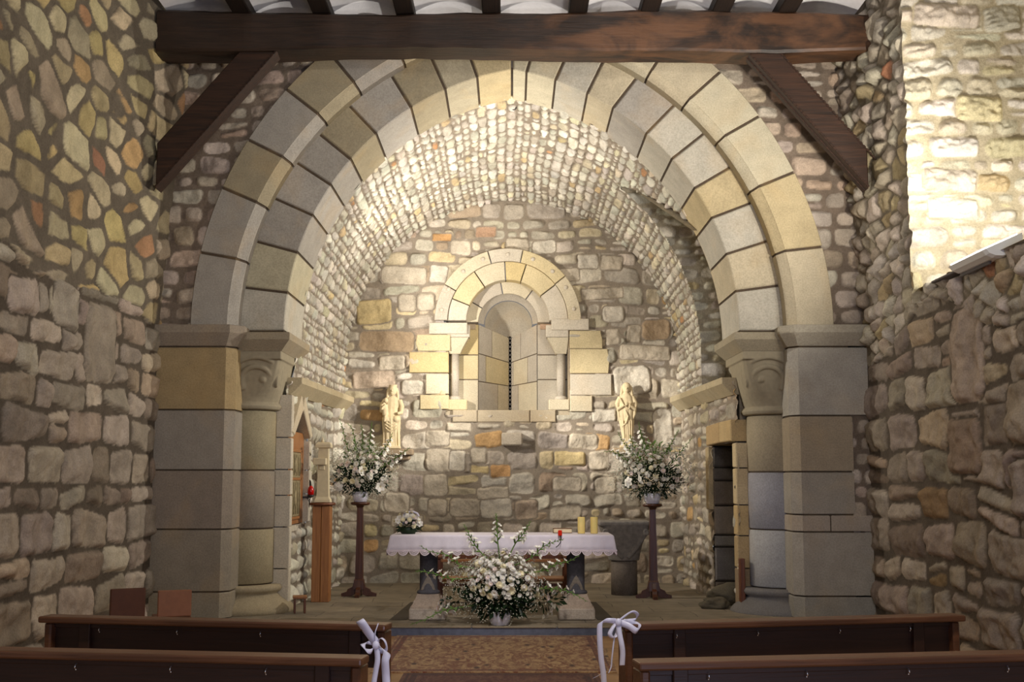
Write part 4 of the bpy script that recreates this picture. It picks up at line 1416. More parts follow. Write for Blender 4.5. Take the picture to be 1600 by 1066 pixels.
lg_ = mb.build('lit_glass', m_, fx); lg_.rotation_euler = (0, math.radians(-24), 0); lg_.scale = (1.15, 1.25, 1.15)

# ring hook at the apex of the vault
mb = MB()
c_ = at(803, 168, 15.7)
pts = [(c_.x + 0.03 * math.cos(2 * PI * k / 14), c_.y, c_.z + 0.035 * math.sin(2 * PI * k / 14)) for k in range(15)]
mb.tube(pts, 0.007, 6)
mb.tube([(c_.x, c_.y, c_.z + 0.03), (c_.x, c_.y, c_.z + 0.12)], 0.007, 6)
o = mb.build('iron_ring', M['iron'])
tag(o, 'small iron ring hanging at the apex of the vault behind the arch', 'ring')

# ------------------------------------------------------------------ altar with cloth
AX, AY = -0.115, 14.10
ATOP = 1.065
al = empty('altar', (AX, AY, 0.104), 0, 'stone altar table on two dark carved columns under a white cloth', 'altar')
mb = MB(); mb.box((0, 0, ATOP - 0.104 - 0.075), (2.44, 0.62, 0.13), 0.015, None, rgb(120, 112, 104))
mb.build('tabletop', M['dark_stone'], al)
for sx in (-0.86, 0.86):
    mb = MB()
    cy_ = -0.02
    # plinth, moulded foot, spurred base ring, shaft, rough neck
    mb.box((sx, cy_, 0.065), (0.42, 0.42, 0.13), 0.012, None, rgb(186, 172, 156))
    vs = []; fs = []
    lv = [(0.128, 0.200), (0.148, 0.196), (0.152, 0.176), (0.215, 0.160), (0.222, 0.148), (0.27, 0.130), (0.285, 0.128)]
    for z, r in lv:
        for (a, b) in ((-1, -1), (1, -1), (1, 1), (-1, 1)): vs.append((sx + a * r, cy_ + b * r, z))
    for l in range(len(lv) - 1):
        for i in range(4): j = (i + 1) % 4; fs.append([l * 4 + i, l * 4 + j, (l + 1) * 4 + j, (l + 1) * 4 + i])
    fs += [[3, 2, 1, 0], [24, 25, 26, 27]]
    mb.add(vs, fs, rgb(178, 160, 142))
    mb.build('column_base', M['dark_stone'], al)
    mb = MB()
    mb.lathe([(0.125, 0.28), (0.138, 0.295), (0.130, 0.315), (0.108, 0.325), (0.104, 0.34), (0.106, 0.80), (0.112, 0.82)], (sx, cy_, 0), 32, col=rgb(86, 84, 88))
    # pointed leaf spur on the front of the shaft foot
    pts = [(-0.085, 0.325), (0.085, 0.325), (0.07, 0.38), (0.03, 0.46), (0.0, 0.50), (-0.03, 0.46), (-0.07, 0.38)]
    mb.prism(pts, lambda a, b, dep: (sx + a, cy_ + dep + (abs(a) / 0.10) ** 2 * 0.05, b), -0.118, -0.085, 0.006, rgb(140, 130, 118))
    mb.build('column', M['dark_stone'], al)

# cloth
def cloth_mesh():
    mb = MB()
    hx, hy = 1.275, 0.335
    drop = 0.19
    # perimeter path
    nx, ny = 120, 30
    per = []
    for i in range(nx): per.append((-hx + 2 * hx * i / nx, -hy, 0, -1))
    for i in range(ny): per.append((hx, -hy + 2 * hy * i / ny, 1, 0))
    for i in range(nx): per.append((hx - 2 * hx * i / nx, hy, 0, 1))
    for i in range(ny): per.append((-hx, hy - 2 * hy * i / ny, -1, 0))
    n = len(per); vs = []; fs = []
    L = [0, 0.012, 0.03, 0.07, 0.12, drop]
    for k, dz in enumerate(L):
        for i, (x, y, ax_, ay_) in enumerate(per):
            s_ = i / n * 60
            amp = 0.010 * (dz / drop) * (math.sin(s_ * 2.1) + 0.6 * math.sin(s_ * 5.3 + 1) + 0.5 * math.sin(s_ * 0.7))
            cornr = max(0, 1 - min(abs(abs(x) - hx), 1) / 0.12) * max(0, 1 - min(abs(abs(y) - hy), 1) / 0.12)
            flare = (0.008 + (0.03 if ax_ < 0 else 0.012) * dz / drop + cornr * 0.02 * dz / drop)
            if k == 0: ox = oy = -0.012
            else: ox = oy = 0
            sx_ = (1 if x > 0 else -1); sy_ = (1 if y > 0 else -1)
            ex = (ax_ if ax_ else sx_ * cornr) ; ey = (ay_ if ay_ else sy_ * cornr)
            vs.append((x + ex * (flare + amp) + (-sx_ * 0.012 if k == 0 and abs(abs(x) - hx) < 1e-6 else 0), y + ey * (flare + amp) + (-sy_ * 0.012 if k == 0 and abs(abs(y) - hy) < 1e-6 else 0), ATOP + 0.012 - dz))
    for k in range(len(L) - 1):
        for i in range(n):
            j = (i + 1) % n; fs.append([k * n + i, (k + 1) * n + i, (k + 1) * n + j, k * n + j])
    fs.append(list(range(n)))
    mb.add(vs, fs, (1, 1, 1), True)
    return mb, vs, n, len(L)


mb, cvs, cn, cl_ = cloth_mesh()
cl = mb.build('altar_cloth', M['cloth'])
for p in cl.data.polygons:
    if len(p.vertices) > 4: p.use_smooth = False
sol = cl.modifiers.new('thickness', 'SOLIDIFY'); sol.thickness = 0.004
cl.location = (AX, AY, 0)
tag(cl, 'white altar cloth with scalloped lace edge hanging over the stone altar', 'altar cloth')
# lace: scallops made of rings and spokes along the hem
mb = MB()
hem = cvs[(cl_ - 1) * cn:]
hem = [Vector(p) for p in hem]
seg = [0]
for i in range(cn): seg.append(seg[-1] + (hem[(i + 1) % cn] - hem[i]).length)
Lh = seg[-1]


def hem_at(s_):
    s_ %= Lh
    import bisect
    k = min(bisect.bisect_right(seg, s_) - 1, cn - 1)
    f = (s_ - seg[k]) / max(seg[k + 1] - seg[k], 1e-9)
    a = hem[k]; b = hem[(k + 1) % cn]
    return a + (b - a) * f, (b - a).normalized()


NS = int(round(Lh / 0.127)); wS = Lh / NS
for q in range(NS):
    s0 = (q + 0.5) * wS
    def pt(a, r, dep=0.0):
        p, t = hem_at(s0 + r * math.cos(a))
        out = Vector((t.y, -t.x, 0))
        return p + out * dep + Vector((0, 0, 0.022 - r * 1.05 * math.sin(a)))
    def band(r0, r1, n=14, dep=0.0, a0=0.0, a1=PI):
        vs = []; fs = []
        for i in range(n + 1):
            a = a0 + (a1 - a0) * i / n
            vs.append(pt(a, r0, dep)); vs.append(pt(a, r1, dep))
        for i in range(n): fs.append([2 * i, 2 * i + 1, 2 * i + 3, 2 * i + 2])
        mb.add(vs, fs, (1, 1, 1))
    R_ = wS * 0.5
    band(R_ * 0.80, R_ * 1.0, 14); band(R_ * 0.55, R_ * 0.66, 12); band(0.0, R_ * 0.40, 8, 0.001)
    for i in range(12):
        a = PI * (i + 0.5) / 12
        band(R_ * 0.38, R_ * 0.84, 1, 0.0005, a - 0.055, a + 0.055)
# solid heading above the scallops
vs = []; fs = []
for i in range(cn):
    t = hem_at(seg[i])[1]; out = Vector((t.y, -t.x, 0)) * 0.002
    vs.append(hem[i] + out + Vector((0, 0, 0.024))); vs.append(hem[i] + out + Vector((0, 0, 0.010)))
for i in range(cn): j = (i + 1) % cn; fs.append([2 * i, 2 * i + 1, 2 * j + 1, 2 * j])
mb.add(vs, fs)
lc = mb.build('lace_edge', M['lace'], cl)
lc['label'] = 'scalloped lace edge'
sol = lc.modifiers.new('thickness', 'SOLIDIFY'); sol.thickness = 0.003

TOPZ = ATOP + 0.014
# candles
for x, lab in ((0.815, 'cream pillar candle on the altar, the left one of the pair'), (0.965, 'cream pillar candle on the altar, the one nearer the cloth corner')):
    c = empty('pillar_candle', (x, 14.08, TOPZ), 0, lab, 'candle', 'pillar candles on the altar')
    mb = MB(); mb.lathe([(0.040, 0), (0.043, 0.004), (0.043, 0.186), (0.039, 0.192), (0.030, 0.188), (0.0, 0.184)], n=28); mb.build('wax', M['candle'], c)
    mb = MB(); mb.tube([(0, 0, 0.182), (0.002, 0, 0.194), (0.004, 0, 0.203)], 0.0018, 5); mb.build('wick', M['wick'], c)
# book
bk = empty('book', (0.60, 14.24, TOPZ), 0.02, 'thick closed book with cream pages lying on the altar beside the candles', 'book')
mb = MB(); mb.box((0, 0, 0.027), (0.212, 0.14, 0.044), 0.003); mb.build('pages', M['paper'], bk)
mb = MB(); mb.box((0, 0.004, 0.0025), (0.222, 0.152, 0.005), 0.001); mb.box((0, 0.004, 0.0515), (0.222, 0.152, 0.005), 0.001); mb.box((0, 0.078, 0.027), (0.222, 0.005, 0.054), 0.001)
mb.build('cover', M['bookcover'], bk)
# microphone
pm = at(875, 826, 13.72)
mic = empty('microphone', (pm.x, 13.72, TOPZ), 0, 'red foam topped microphone on a thin dark gooseneck at the altar edge', 'microphone')
mb = MB(); mb.box((0.0, 0, 0.022), (0.046, 0.046, 0.062), 0.010, None, (1, 1, 1), 2)
mb.build('windscreen', M['red_foam'], mic)
mb = MB()
mb.tube([(0.006, 0, -0.005), (0.010, -0.004, -0.04), (0.004, -0.012, -0.085), (-0.022, -0.02, -0.12), (-0.05, -0.02, -0.14)], 0.0045, 6)
mb.build('gooseneck', M['wick'], mic)

# ------------------------------------------------------------------ flowers
def petal_strip(mb, L, W, curl, a, lift, z0=0.0, n=3, rad0=0.0):
    """one petal: a narrow bent leaf of quads pointing at azimuth a"""
    ca, sa = math.cos(a), math.sin(a)
    vs = []
    for i in range(n + 1):
        f = i / n
        r = rad0 + L * f * math.cos(lift * (1 - curl * f))
        z = z0 + L * f * math.sin(lift) - curl * 0.35 * L * f * f
        w = W * math.sin(PI * (0.12 + 0.80 * f)) * 0.5
        vs.append((r * ca - w * sa, r * sa + w * ca, z)); vs.append((r * ca + w * sa, r * sa - w * ca, z))
    fs = [[2 * i, 2 * i + 1, 2 * i + 3, 2 * i + 2] for i in range(n)]
    mb.add(vs, fs, (1, 1, 1), True)


def daisy_mesh(name, R_, layers, mat, eye):
    mb = MB()
    for (np_, L, lift, off_) in layers:
        for k in range(np_):
            petal_strip(mb, R_ * L, R_ * 0.42, 0.5, 2 * PI * (k + off_) / np_, lift, 0.0)
    mb.lathe([(R_ * 0.24, 0.0), (R_ * 0.20, R_ * 0.13), (0.0, R_ * 0.17)], n=8, mi=1)
    me = mb.build(name, [mat, eye], fix=False)
    d = me.data; bpy.data.objects.remove(me)
    return d


DAISY = daisy_mesh('chrysanthemum', 0.030, [(12, 1.0, 0.25, 0), (10, 0.8, 0.7, 0.5), (7, 0.6, 1.1, 0.2)], M['petal'], M['yellow_eye'])
POMPON = daisy_mesh('pompon', 0.036, [(14, 1.0, 0.0, 0), (13, 0.98, 0.45, 0.5), (11, 0.9, 0.85, 0.2), (8, 0.8, 1.2, 0.1)], M['cream_petal'], M['cream_petal'])
PINK = daisy_mesh('pink_chrysanthemum', 0.028, [(11, 1.0, 0.3, 0), (9, 0.75, 0.8, 0.5)], M['pinkpetal'], M['yellow_eye'])


def lily_mesh():
    mb = MB()
    for k in range(6): petal_strip(mb, 0.085, 0.075, 0.6, 2 * PI * k / 6, 0.75, 0.0, 5, 0.006)
    for k in range(5):
        a = 2 * PI * k / 5
        mb.tube([(0, 0, 0.0), (0.012 * math.cos(a), 0.012 * math.sin(a), 0.05)], 0.0018, 4, mi=1)
    o = mb.build('lily', [M['petal'], M['yellow_eye']], fix=False); d = o.data; bpy.data.objects.remove(o); return d


LILY = lily_mesh()


def glad_mesh():
    mb = MB()
    for k in range(6): petal_strip(mb, 0.04, 0.036, 0.5, 2 * PI * k / 6, 0.8, 0, 3, 0.002)
    o = mb.build('bloom', M['petal'], fix=False); d = o.data; bpy.data.objects.remove(o); return d


GLADB = glad_mesh()


def gladiolus(parent, pts, rs, flowers=0.5, name='gladiolus'):
    """stem along pts (root to tip) with buds getting smaller to the tip, open blooms low down"""
    pts = [Vector(p) for p in pts]
    # resample as a smooth curve
    C = []
    n = 16
    m = len(pts) - 1
    for i in range(n + 1):
        f = i / n * m; k = min(int(f), m - 1); u = f - k
        p0 = pts[max(k - 1, 0)]; p1 = pts[k]; p2 = pts[k + 1]; p3 = pts[min(k + 2, m)]
        C.append(0.5 * ((2 * p1) + (p2 - p0) * u + (2 * p0 - 5 * p1 + 4 * p2 - p3) * u * u + (3 * p1 - p0 - 3 * p2 + p3) * u ** 3))
    mb = MB()
    mb.tube(C, [0.008 - 0.005 * i / n for i in range(n + 1)], 6)
    blooms = []
    for i in range(4, n + 1):
        f = i / n
        t = (C[min(i + 1, n)] - C[i - 1]).normalized()
        sd = t.cross(Vector((0, -1, 0.2))).normalized() * (1 if i % 2 else -1)
        r = 0.023 * (1.25 - f)
        d_ = (t * 0.75 + sd * 0.65 + Vector((0, -0.2, 0))).normalized()
        # green bud sheath
        p = C[i]
        mb.tube([p, p + d_ * r * 1.4, p + d_ * r * 3.2], [r * 0.35, r * 0.5, r * 0.08], 6)
        if f < flowers + 0.25:
            s_ = (flowers + 0.45 - f) * 0.07 + 0.010
            cc = p + d_ * (r * 2.2)
            q = d_.to_track_quat('Z', 'Y').to_matrix()
            blooms.append((cc, d_, s_, i))
    o = mb.build(name, M['stem'], parent, fix=False)
    for cc, d_, s_, i in blooms:
        c = bpy.data.objects.new('bloom', GLADB); COL.objects.link(c); c.parent = o
        c.location = cc; c.rotation_euler = (d_.to_track_quat('Z', 'Y').to_matrix() @ Matrix.Rotation(i * 1.0, 3, 'Z')).to_euler()
        c.scale = (s_ / 0.04,) * 3
    return o


def foliage(parent, c, rx, ry, rz, n, rs, mat='leaf', name='foliage', size=(0.05, 0.13), kind=None, up=0.3, zmin=-0.9):
    mb = MB()
    for k in range(n):
        d_ = Vector((rs.gauss(0, 1), rs.gauss(0, 1), rs.gauss(0, 1) + up)).normalized()
        if d_.z < zmin: d_.z = zmin
        rr_ = rs.uniform(0.35, 0.97)
        p = Vector(c) + Vector((d_.x * rx * rr_, d_.y * ry * rr_, d_.z * rz * rr_))
        L = rs.uniform(*size); w = L * rs.uniform(0.10, 0.22)
        t = (d_ + Vector((rs.uniform(-.6, .6), rs.uniform(-.6, .6), rs.uniform(-.4, .6)))).normalized()
        s_ = t.orthogonal().normalized(); s_.rotate(Matrix.Rotation(rs.uniform(0, 6.28), 3, t))
        u = t.cross(s_)
        a = p; b = p + t * L * 0.5 + u * L * 0.06; e = p + t * L
        mb.add([a - s_ * w * 0.2, a + s_ * w * 0.2, b + s_ * w, b - s_ * w, e], [[0, 1, 2, 3], [3, 2, 4]])
    o = mb.build(name, M[mat], parent, fix=False)
    return o


def scatter_blooms(parent, c, rx, ry, rz, n, rs, data, name, smin=0.8, smax=1.3, front=0.75, zlo=-0.35, clusters=None, rough=0.08):
    """blooms as children on the surface of the bouquet, facing outwards, mostly to the front"""
    pts = []
    tries = 0
    while len(pts) < n and tries < n * 40:
        tries += 1
        if clusters:
            cc, cr = rs.choice(clusters)
            d0 = Vector((rs.gauss(0, 1), rs.gauss(0, 1), rs.gauss(0, 1))).normalized()
            p = Vector(cc) + d0 * cr * rs.uniform(0.3, 1)
            d_ = (p - Vector(c) + Vector((0, -0.15, 0.1))).normalized()
        else:
            d_ = Vector((rs.gauss(0, 1), rs.gauss(-front, 1), rs.gauss(0.25, 1))).normalized()
            if d_.z < zlo or d_.y > 0.55: continue
            rr_ = 1 + rs.uniform(-rough * 2, rough)
            p = Vector(c) + Vector((d_.x * rx, d_.y * ry, d_.z * rz)) * rr_
        if any((p - q).length < 0.036 for q in pts): continue
        pts.append(p)
        dd = data if not isinstance(data, (list, tuple)) else rs.choice(data)
        o = bpy.data.objects.new(name, dd); COL.objects.link(o); o.parent = parent
        o.location = p
        q = (d_ + Vector((rs.uniform(-.35, .35), rs.uniform(-.35, .35), rs.uniform(-.2, .35)))).to_track_quat('Z', 'Y')
        o.rotation_euler = q.to_euler()
        s_ = rs.uniform(smin, smax); o.scale = (s_, s_, s_)
    return pts


def mist(parent, c, rx, ry, rz, n, rs, name='filler_blossom'):
    """tiny filler blossoms nobody could count: one part"""
    mb = MB()
    for k in range(n):
        d_ = Vector((rs.gauss(0, 1), rs.gauss(-0.3, 1), rs.gauss(0.2, 1))).normalized()
        p = Vector(c) + Vector((d_.x * rx, d_.y * ry, d_.z * rz)) * rs.uniform(0.75, 1.12)
        r = rs.uniform(0.004, 0.009)
        mb.add([p + Vector((r, 0, 0)), p + Vector((-r, 0, 0)), p + Vector((0, 0, r)), p + Vector((0, 0, -r)), p + Vector((0, -r, 0)), p + Vector((0, r, 0))],
               [[0, 2, 4], [2, 1, 4], [1, 3, 4], [3, 0, 4], [2, 0, 5], [1, 2, 5], [3, 1, 5], [0, 3, 5]])
    o = mb.build(name, M['mist'], parent, fix=False)
    o['kind'] = 'stuff'
    return o


def pot(parent, r, h):
    mb = MB()
    mb.lathe([(r * 0.72, 0), (r * 0.80, 0.006), (r * 0.84, h * 0.18), (r * 0.90, h * 0.22), (r * 0.96, h * 0.5), (r, h), (r * 0.94, h), (r * 0.88, h * 0.6), (0.0, h * 0.55)], n=36)
    return mb.build('bowl', M['white_pot'], parent)


# the big arrangement in front of the altar
BX, BY, BZ = -0.135, 13.44, 0.104
bq = empty('flower_arrangement', (BX, BY, BZ), 0, 'largest bouquet of white flowers, in a white bowl on the step before the altar', 'flowers', 'white flower arrangements')
rs = random.Random(5)
pot(bq, 0.125, 0.15)
foliage(bq, (0, 0, 0.31), 0.36, 0.22, 0.20, 800, rs, size=(0.06, 0.16), up=0.1)
foliage(bq, (-0.45, -0.02, 0.28), 0.22, 0.12, 0.12, 60, rs, name='foliage', size=(0.05, 0.11))
foliage(bq, (0.5, -0.02, 0.28), 0.22, 0.12, 0.13, 70, rs, name='foliage', size=(0.05, 0.11))
scatter_blooms(bq, (0.03, 0.0, 0.42), 0.44, 0.26, 0.38, 66, rs, [DAISY, DAISY, POMPON, PINK], 'blossom', 0.95, 1.5, zlo=-0.3)
scatter_blooms(bq, (0.03, 0.05, 0.42), 0.44, 0.26, 0.38, 26, rs, [DAISY, PINK], 'blossom', 1.0, 1.4, clusters=[((-0.62, -0.02, 0.20), 0.09), ((-0.58, -0.02, 0.30), 0.07), ((0.55, -0.02, 0.26), 0.10), ((0.52, -0.02, 0.13), 0.08), ((0.72, -0.02, 0.32), 0.05)])
scatter_blooms(bq, (0.0, 0.0, 0.40), 0.30, 0.27, 0.22, 8, rs, POMPON, 'blossom', 0.9, 1.2)
o = MB()
# more small blossoms in one part, beyond the hundred that show largest
for k in range(230):
    d_ = Vector((rs.gauss(0, 1), rs.gauss(-0.7, 1), rs.gauss(0.35, 1))).normalized()
    if d_.z < -0.3: continue
    p = Vector((0.03, 0, 0.42)) + Vector((d_.x * 0.45, d_.y * 0.27, d_.z * 0.40)) * rs.uniform(0.86, 1.06)
    tmp = MB(); s_ = rs.uniform(0.018, 0.032)
    for j in range(9): petal_strip(tmp, s_, s_ * 0.5, 0.5, 2 * PI * j / 9, 0.4, 0, 2)
    for j in range(7): petal_strip(tmp, s_ * 0.8, s_ * 0.5, 0.5, 2 * PI * j / 7 + 0.3, 0.9, 0, 2)
    q = d_.to_track_quat('Z', 'Y').to_matrix()
    o.add([tuple(q @ Vector(v) + p) for v in tmp.v], tmp.f, (1, 1, 1), True)
o = o.build('small_blossoms', M['petal'], bq, fix=False); o['kind'] = 'stuff'
mist(bq, (-0.05, 0.0, 0.40), 0.55, 0.28, 0.40, 1500, rs)


def loc(px_, py_, Y, base): 
    p = at(px_, py_, Y); return (p.x - base[0], p.y - base[1], p.z - base[2])


BASE = (BX, BY, BZ)
for seq in ([(760, 900), (710, 905), (685, 898), (660, 893), (650, 893)],
            [(765, 890), (722, 885), (700, 868), (672, 862), (657, 853)],
            [(775, 885), (750, 862), (738, 845), (730, 830), (725, 820)],
            [(782, 880), (778, 850), (777, 830), (776, 812), (775, 803)],
            [(790, 880), (805, 850), (815, 838), (824, 824), (829, 815)],
            [(800, 885), (830, 872), (848, 855), (866, 847), (880, 843)],
            [(810, 895), (845, 893), (868, 882), (890, 877), (905, 868)],
            [(805, 920), (850, 920), (880, 922), (900, 930), (917, 940)],
            [(750, 945), (715, 950), (690, 955), (665, 968), (642, 976)]):
    gladiolus(bq, [loc(x, y, 13.44 + (0.0 if i == 0 else -0.04 - 0.03 * i), BASE) for i, (x, y) in enumerate(seq)], rs, 0.42)

# ------------------------------------------------------------------ flower stands left and right
def stand(x, y, h, label):
    t = empty('flower_stand', (x, y, 0.1), 0, label, 'stand', 'wooden flower stands')
    mb = MB(); mb.lathe([(0.02, h - 0.05), (0.11, h - 0.045), (0.135, h - 0.03), (0.135, h - 0.008), (0.125, h), (0.0, h)], n=36); mb.build('top', M['stand_wood'], t)
    mb = MB()
    vs = []; fs = []
    lv = [(0.10, 0.075), (0.22, 0.066), (0.24, 0.054), (h * 0.6, 0.046), (h - 0.08, 0.04), (h - 0.045, 0.055)]
    for z, r in lv:
        for (a, b) in ((-1, -1), (1, -1), (1, 1), (-1, 1)): vs.append((a * r, b * r, z))
    for l in range(len(lv) - 1):
        for i in range(4): j = (i + 1) % 4; fs.append([l * 4 + i, l * 4 + j, (l + 1) * 4 + j, (l + 1) * 4 + i])
    fs += [[3, 2, 1, 0], [(len(lv) - 1) * 4 + i for i in range(4)]]
    mb.add(vs, fs); mb.build('post', M['stand_wood'], t)
    for k in range(4):
        mb = MB()
        prof = [(0.05, 0.03), (0.10, 0.005), (0.24, 0.0), (0.245, 0.04), (0.17, 0.065), (0.155, 0.10), (0.09, 0.13), (0.07, 0.20), (0.05, 0.21)]
        a = PI / 2 * k
        mb.prism(prof, lambda u, v, dep, a=a: (u * math.cos(a) - dep * math.sin(a), u * math.sin(a) + dep * math.cos(a), v), -0.03, 0.03, 0.004)
        mb.build('foot', M['stand_wood'], t)
    return t


stand(-2.12, 16.70, 1.295, 'slim wooden flower stand with cross foot, beside the cross on its post')
stand(1.93, 16.43, 1.275, 'slim wooden flower stand with cross foot, next to the carved capital')


def tall_arrangement(x, y, z, label, seed, lilies, glads, s=1.0):
    rs = random.Random(seed)
    b = empty('flower_arrangement', (x, y, z), 0, label, 'flowers', 'white flower arrangements')
    pot(b, 0.115, 0.14)
    foliage(b, (0, 0, 0.33), 0.40 * s, 0.24, 0.24, 1500, rs, size=(0.045, 0.10), up=0.1)
    scatter_blooms(b, (0, 0, 0.40), 0.50 * s, 0.28, 0.36, 64, rs, [DAISY, PINK, DAISY], 'blossom', 0.9, 1.5, zlo=-0.5, rough=0.12)
    scatter_blooms(b, (0, 0, 0.34), 0.38 * s, 0.28, 0.22, 9, rs, POMPON, 'blossom', 1.0, 1.35, zlo=-0.6)
    for (u, v) in lilies:
        o = bpy.data.objects.new('lily', LILY); COL.objects.link(o); o.parent = b
        o.location = (u, -0.27, v); o.rotation_euler = (PI / 2 + rs.uniform(-.4, .3), rs.uniform(-.4, .4), rs.uniform(0, 3)); sc = rs.uniform(0.8, 1.1); o.scale = (sc, sc, sc)
    mist(b, (0, 0, 0.42), 0.56 * s, 0.32, 0.40, 2600, rs)
    foliage(b, (0, 0.05, 0.55), 0.34 * s, 0.2, 0.32, 150, rs, 'stem', 'upper_leaves', (0.05, 0.12), up=0.8)
    for seq in glads:
        gladiolus(b, [loc(px_, py_, y - 0.05 - 0.03 * i, (x, y, z)) for i, (px_, py_) in enumerate(seq)], rs, 0.5)
    return b


tall_arrangement(-2.12, 16.70, 1.396, 'white lily and chrysanthemum bouquet in a white pot on the stand below the seated statue', 8,
                 [(-0.28, 0.20), (0.30, 0.22), (0.02, 0.42), (-0.05, 0.27)],
                 [[(560, 740), (548, 715), (540, 690), (535, 668), (530, 655)], [(563, 740), (560, 715), (555, 690), (550, 670), (543, 662)], [(568, 740), (575, 712), (578, 690), (580, 672), (581, 660)],
                  [(572, 740), (590, 715), (602, 700), (610, 686), (613, 676)], [(575, 745), (600, 728), (618, 716), (632, 706), (640, 700)], [(566, 735), (566, 710), (567, 690), (566, 672), (564, 664)]])
tall_arrangement(1.93, 16.43, 1.376, 'white chrysanthemum bouquet in a white pot on the stand below the standing statue', 9,
                 [(-0.22, 0.32), (-0.38, 0.30)],
                 [[(1005, 745), (985, 725), (970, 712), (956, 706), (944, 706)], [(1010, 740), (992, 712), (982, 700), (972, 688), (966, 676)], [(1012, 735), (1000, 712), (990, 698), (986, 685), (984, 680)],
                  [(1020, 740), (1036, 715), (1046, 698), (1054, 684), (1060, 672)], [(1026, 742), (1050, 724), (1062, 708), (1072, 696), (1082, 684)], [(1016, 735), (1012, 705), (1004, 685), (1000, 672), (998, 660)]], 1.05)

# small basket bouquet on the altar
sb = empty('flower_basket', (-1.215, 14.02, TOPZ), 0, 'small green basket of white lilies with a curved ribbon handle on the altar corner', 'flowers')
rs = random.Random(12)
mb = MB(); mb.lathe([(0.075, 0), (0.095, 0.02), (0.105, 0.07), (0.10, 0.075), (0.09, 0.06), (0, 0.055)], n=28); mb.build('basket', M['leaf'], sb)
foliage(sb, (0, 0, 0.09), 0.15, 0.12, 0.07, 260, rs, size=(0.03, 0.08))
scatter_blooms(sb, (0, 0, 0.12), 0.155, 0.13, 0.12, 26, rs, [DAISY, POMPON, PINK], 'blossom', 0.7, 0.95, zlo=-0.25)
for k in range(9):
    o = bpy.data.objects.new('lily', LILY); COL.objects.link(o); o.parent = sb
    a = PI * (k + 0.5) / 9
    o.location = (0.14 * math.cos(a), -0.08 - 0.02 * (k % 2), 0.10 + 0.10 * math.sin(a)); o.rotation_euler = (PI / 2 - 0.3, 0.6 * math.cos(a), k); o.scale = (0.48,) * 3
mb = MB()
for dy in (0.0,):
    pts = [(-0.06, 0, 0.10), (-0.062, 0, 0.18), (-0.045, 0, 0.235), (0.0, 0, 0.25), (0.06, 0, 0.255), (0.105, 0, 0.235), (0.125, 0, 0.20)]
    for k in range(len(pts) - 1): pass
    mb.tube(pts, 0.011, 8)
    mb.tube([(0.045, 0, 0.25), (0.05, 0, 0.2), (0.052, 0, 0.12)], 0.010, 8)
    for k in range(7): mb.tube([(-0.04 + k * 0.014, 0.0, 0.245), (-0.035 + k * 0.014, 0.0, 0.20)], 0.0035, 5)
mb.build('ribbon_handle', M['ribbon'], sb)

# ------------------------------------------------------------------ carved capital on its plinth, right of the altar
cp = empty('carved_capital', (1.58, 16.95, 0.1), 0, 'weathered grey carved stone capital on a stubby shaft behind the altar, right side', 'column')
mb = MB(); mb.lathe([(0.185, 0), (0.185, 0.46), (0.17, 0.475), (0.17, 0.49)], n=36, col=rgb(118, 108, 98)); mb.build('shaft', M['dark_stone'], cp)
mb = MB()
NN = 48; lv = [(0.48, 0.215, 2), (0.56, 0.225, 2.6), (0.68, 0.25, 3.2), (0.80, 0.29, 5), (0.92, 0.335, 9), (0.965, 0.345, 12)]
vs = []; fs = []
for z, hw, e in lv:
    for k in range(NN):
        a = 2 * PI * k / NN; r = (abs(math.cos(a)) ** e + abs(math.sin(a)) ** e) ** (-1 / e)
        vs.append((hw * r * math.cos(a), hw * r * math.sin(a), z))
for l in range(len(lv) - 1):
    for k in range(NN): j = (k + 1) % NN; fs.append([l * NN + k, l * NN + j, (l + 1) * NN + j, (l + 1) * NN + k])
fs += [list(range(NN))[::-1], [(len(lv) - 1) * NN + k for k in range(NN)]]
mb.add(vs, fs)
mb.box((0, 0, 0.995), (0.74, 0.70, 0.07), 0.015)
for sgn in (-1, 1):
    for r0 in (0.0, 0.045):
        pts = []
        for k in range(12):
            f = k / 11
            x = sgn * (0.04 + (0.27 - r0 * 1.2) * f ** 0.8) if True else 0
            z = 0.52 + 0.38 * f - r0 * 0.6 * f
            hw = 0.215 + (0.335 - 0.215) * ((z - 0.48) / 0.45) ** 1.3
            pts.append((x, -hw - 0.002, z))
        mb.tube(pts, 0.022, 6)
    c_ = (sgn * 0.285, -0.335, 0.885)
    mb.tube([(c_[0] + 0.045 * (1 - k / 30) * math.cos(-k * 0.4), c_[1] - 0.004, c_[2] + 0.045 * (1 - k / 30) * math.sin(-k * 0.4)) for k in range(24)], 0.013, 6)
o = mb.build('capital', plain('dark_weathered_stone', rgb(128, 122, 115), 0.9, 0.15, bumpy=0.5, var=0.2), cp)
rm = o.modifiers.new('remesh', 'REMESH'); rm.mode = 'VOXEL'; rm.voxel_size = 0.008; rm.use_smooth_shade = True
sm = o.modifiers.new('smooth', 'SMOOTH'); sm.iterations = 3

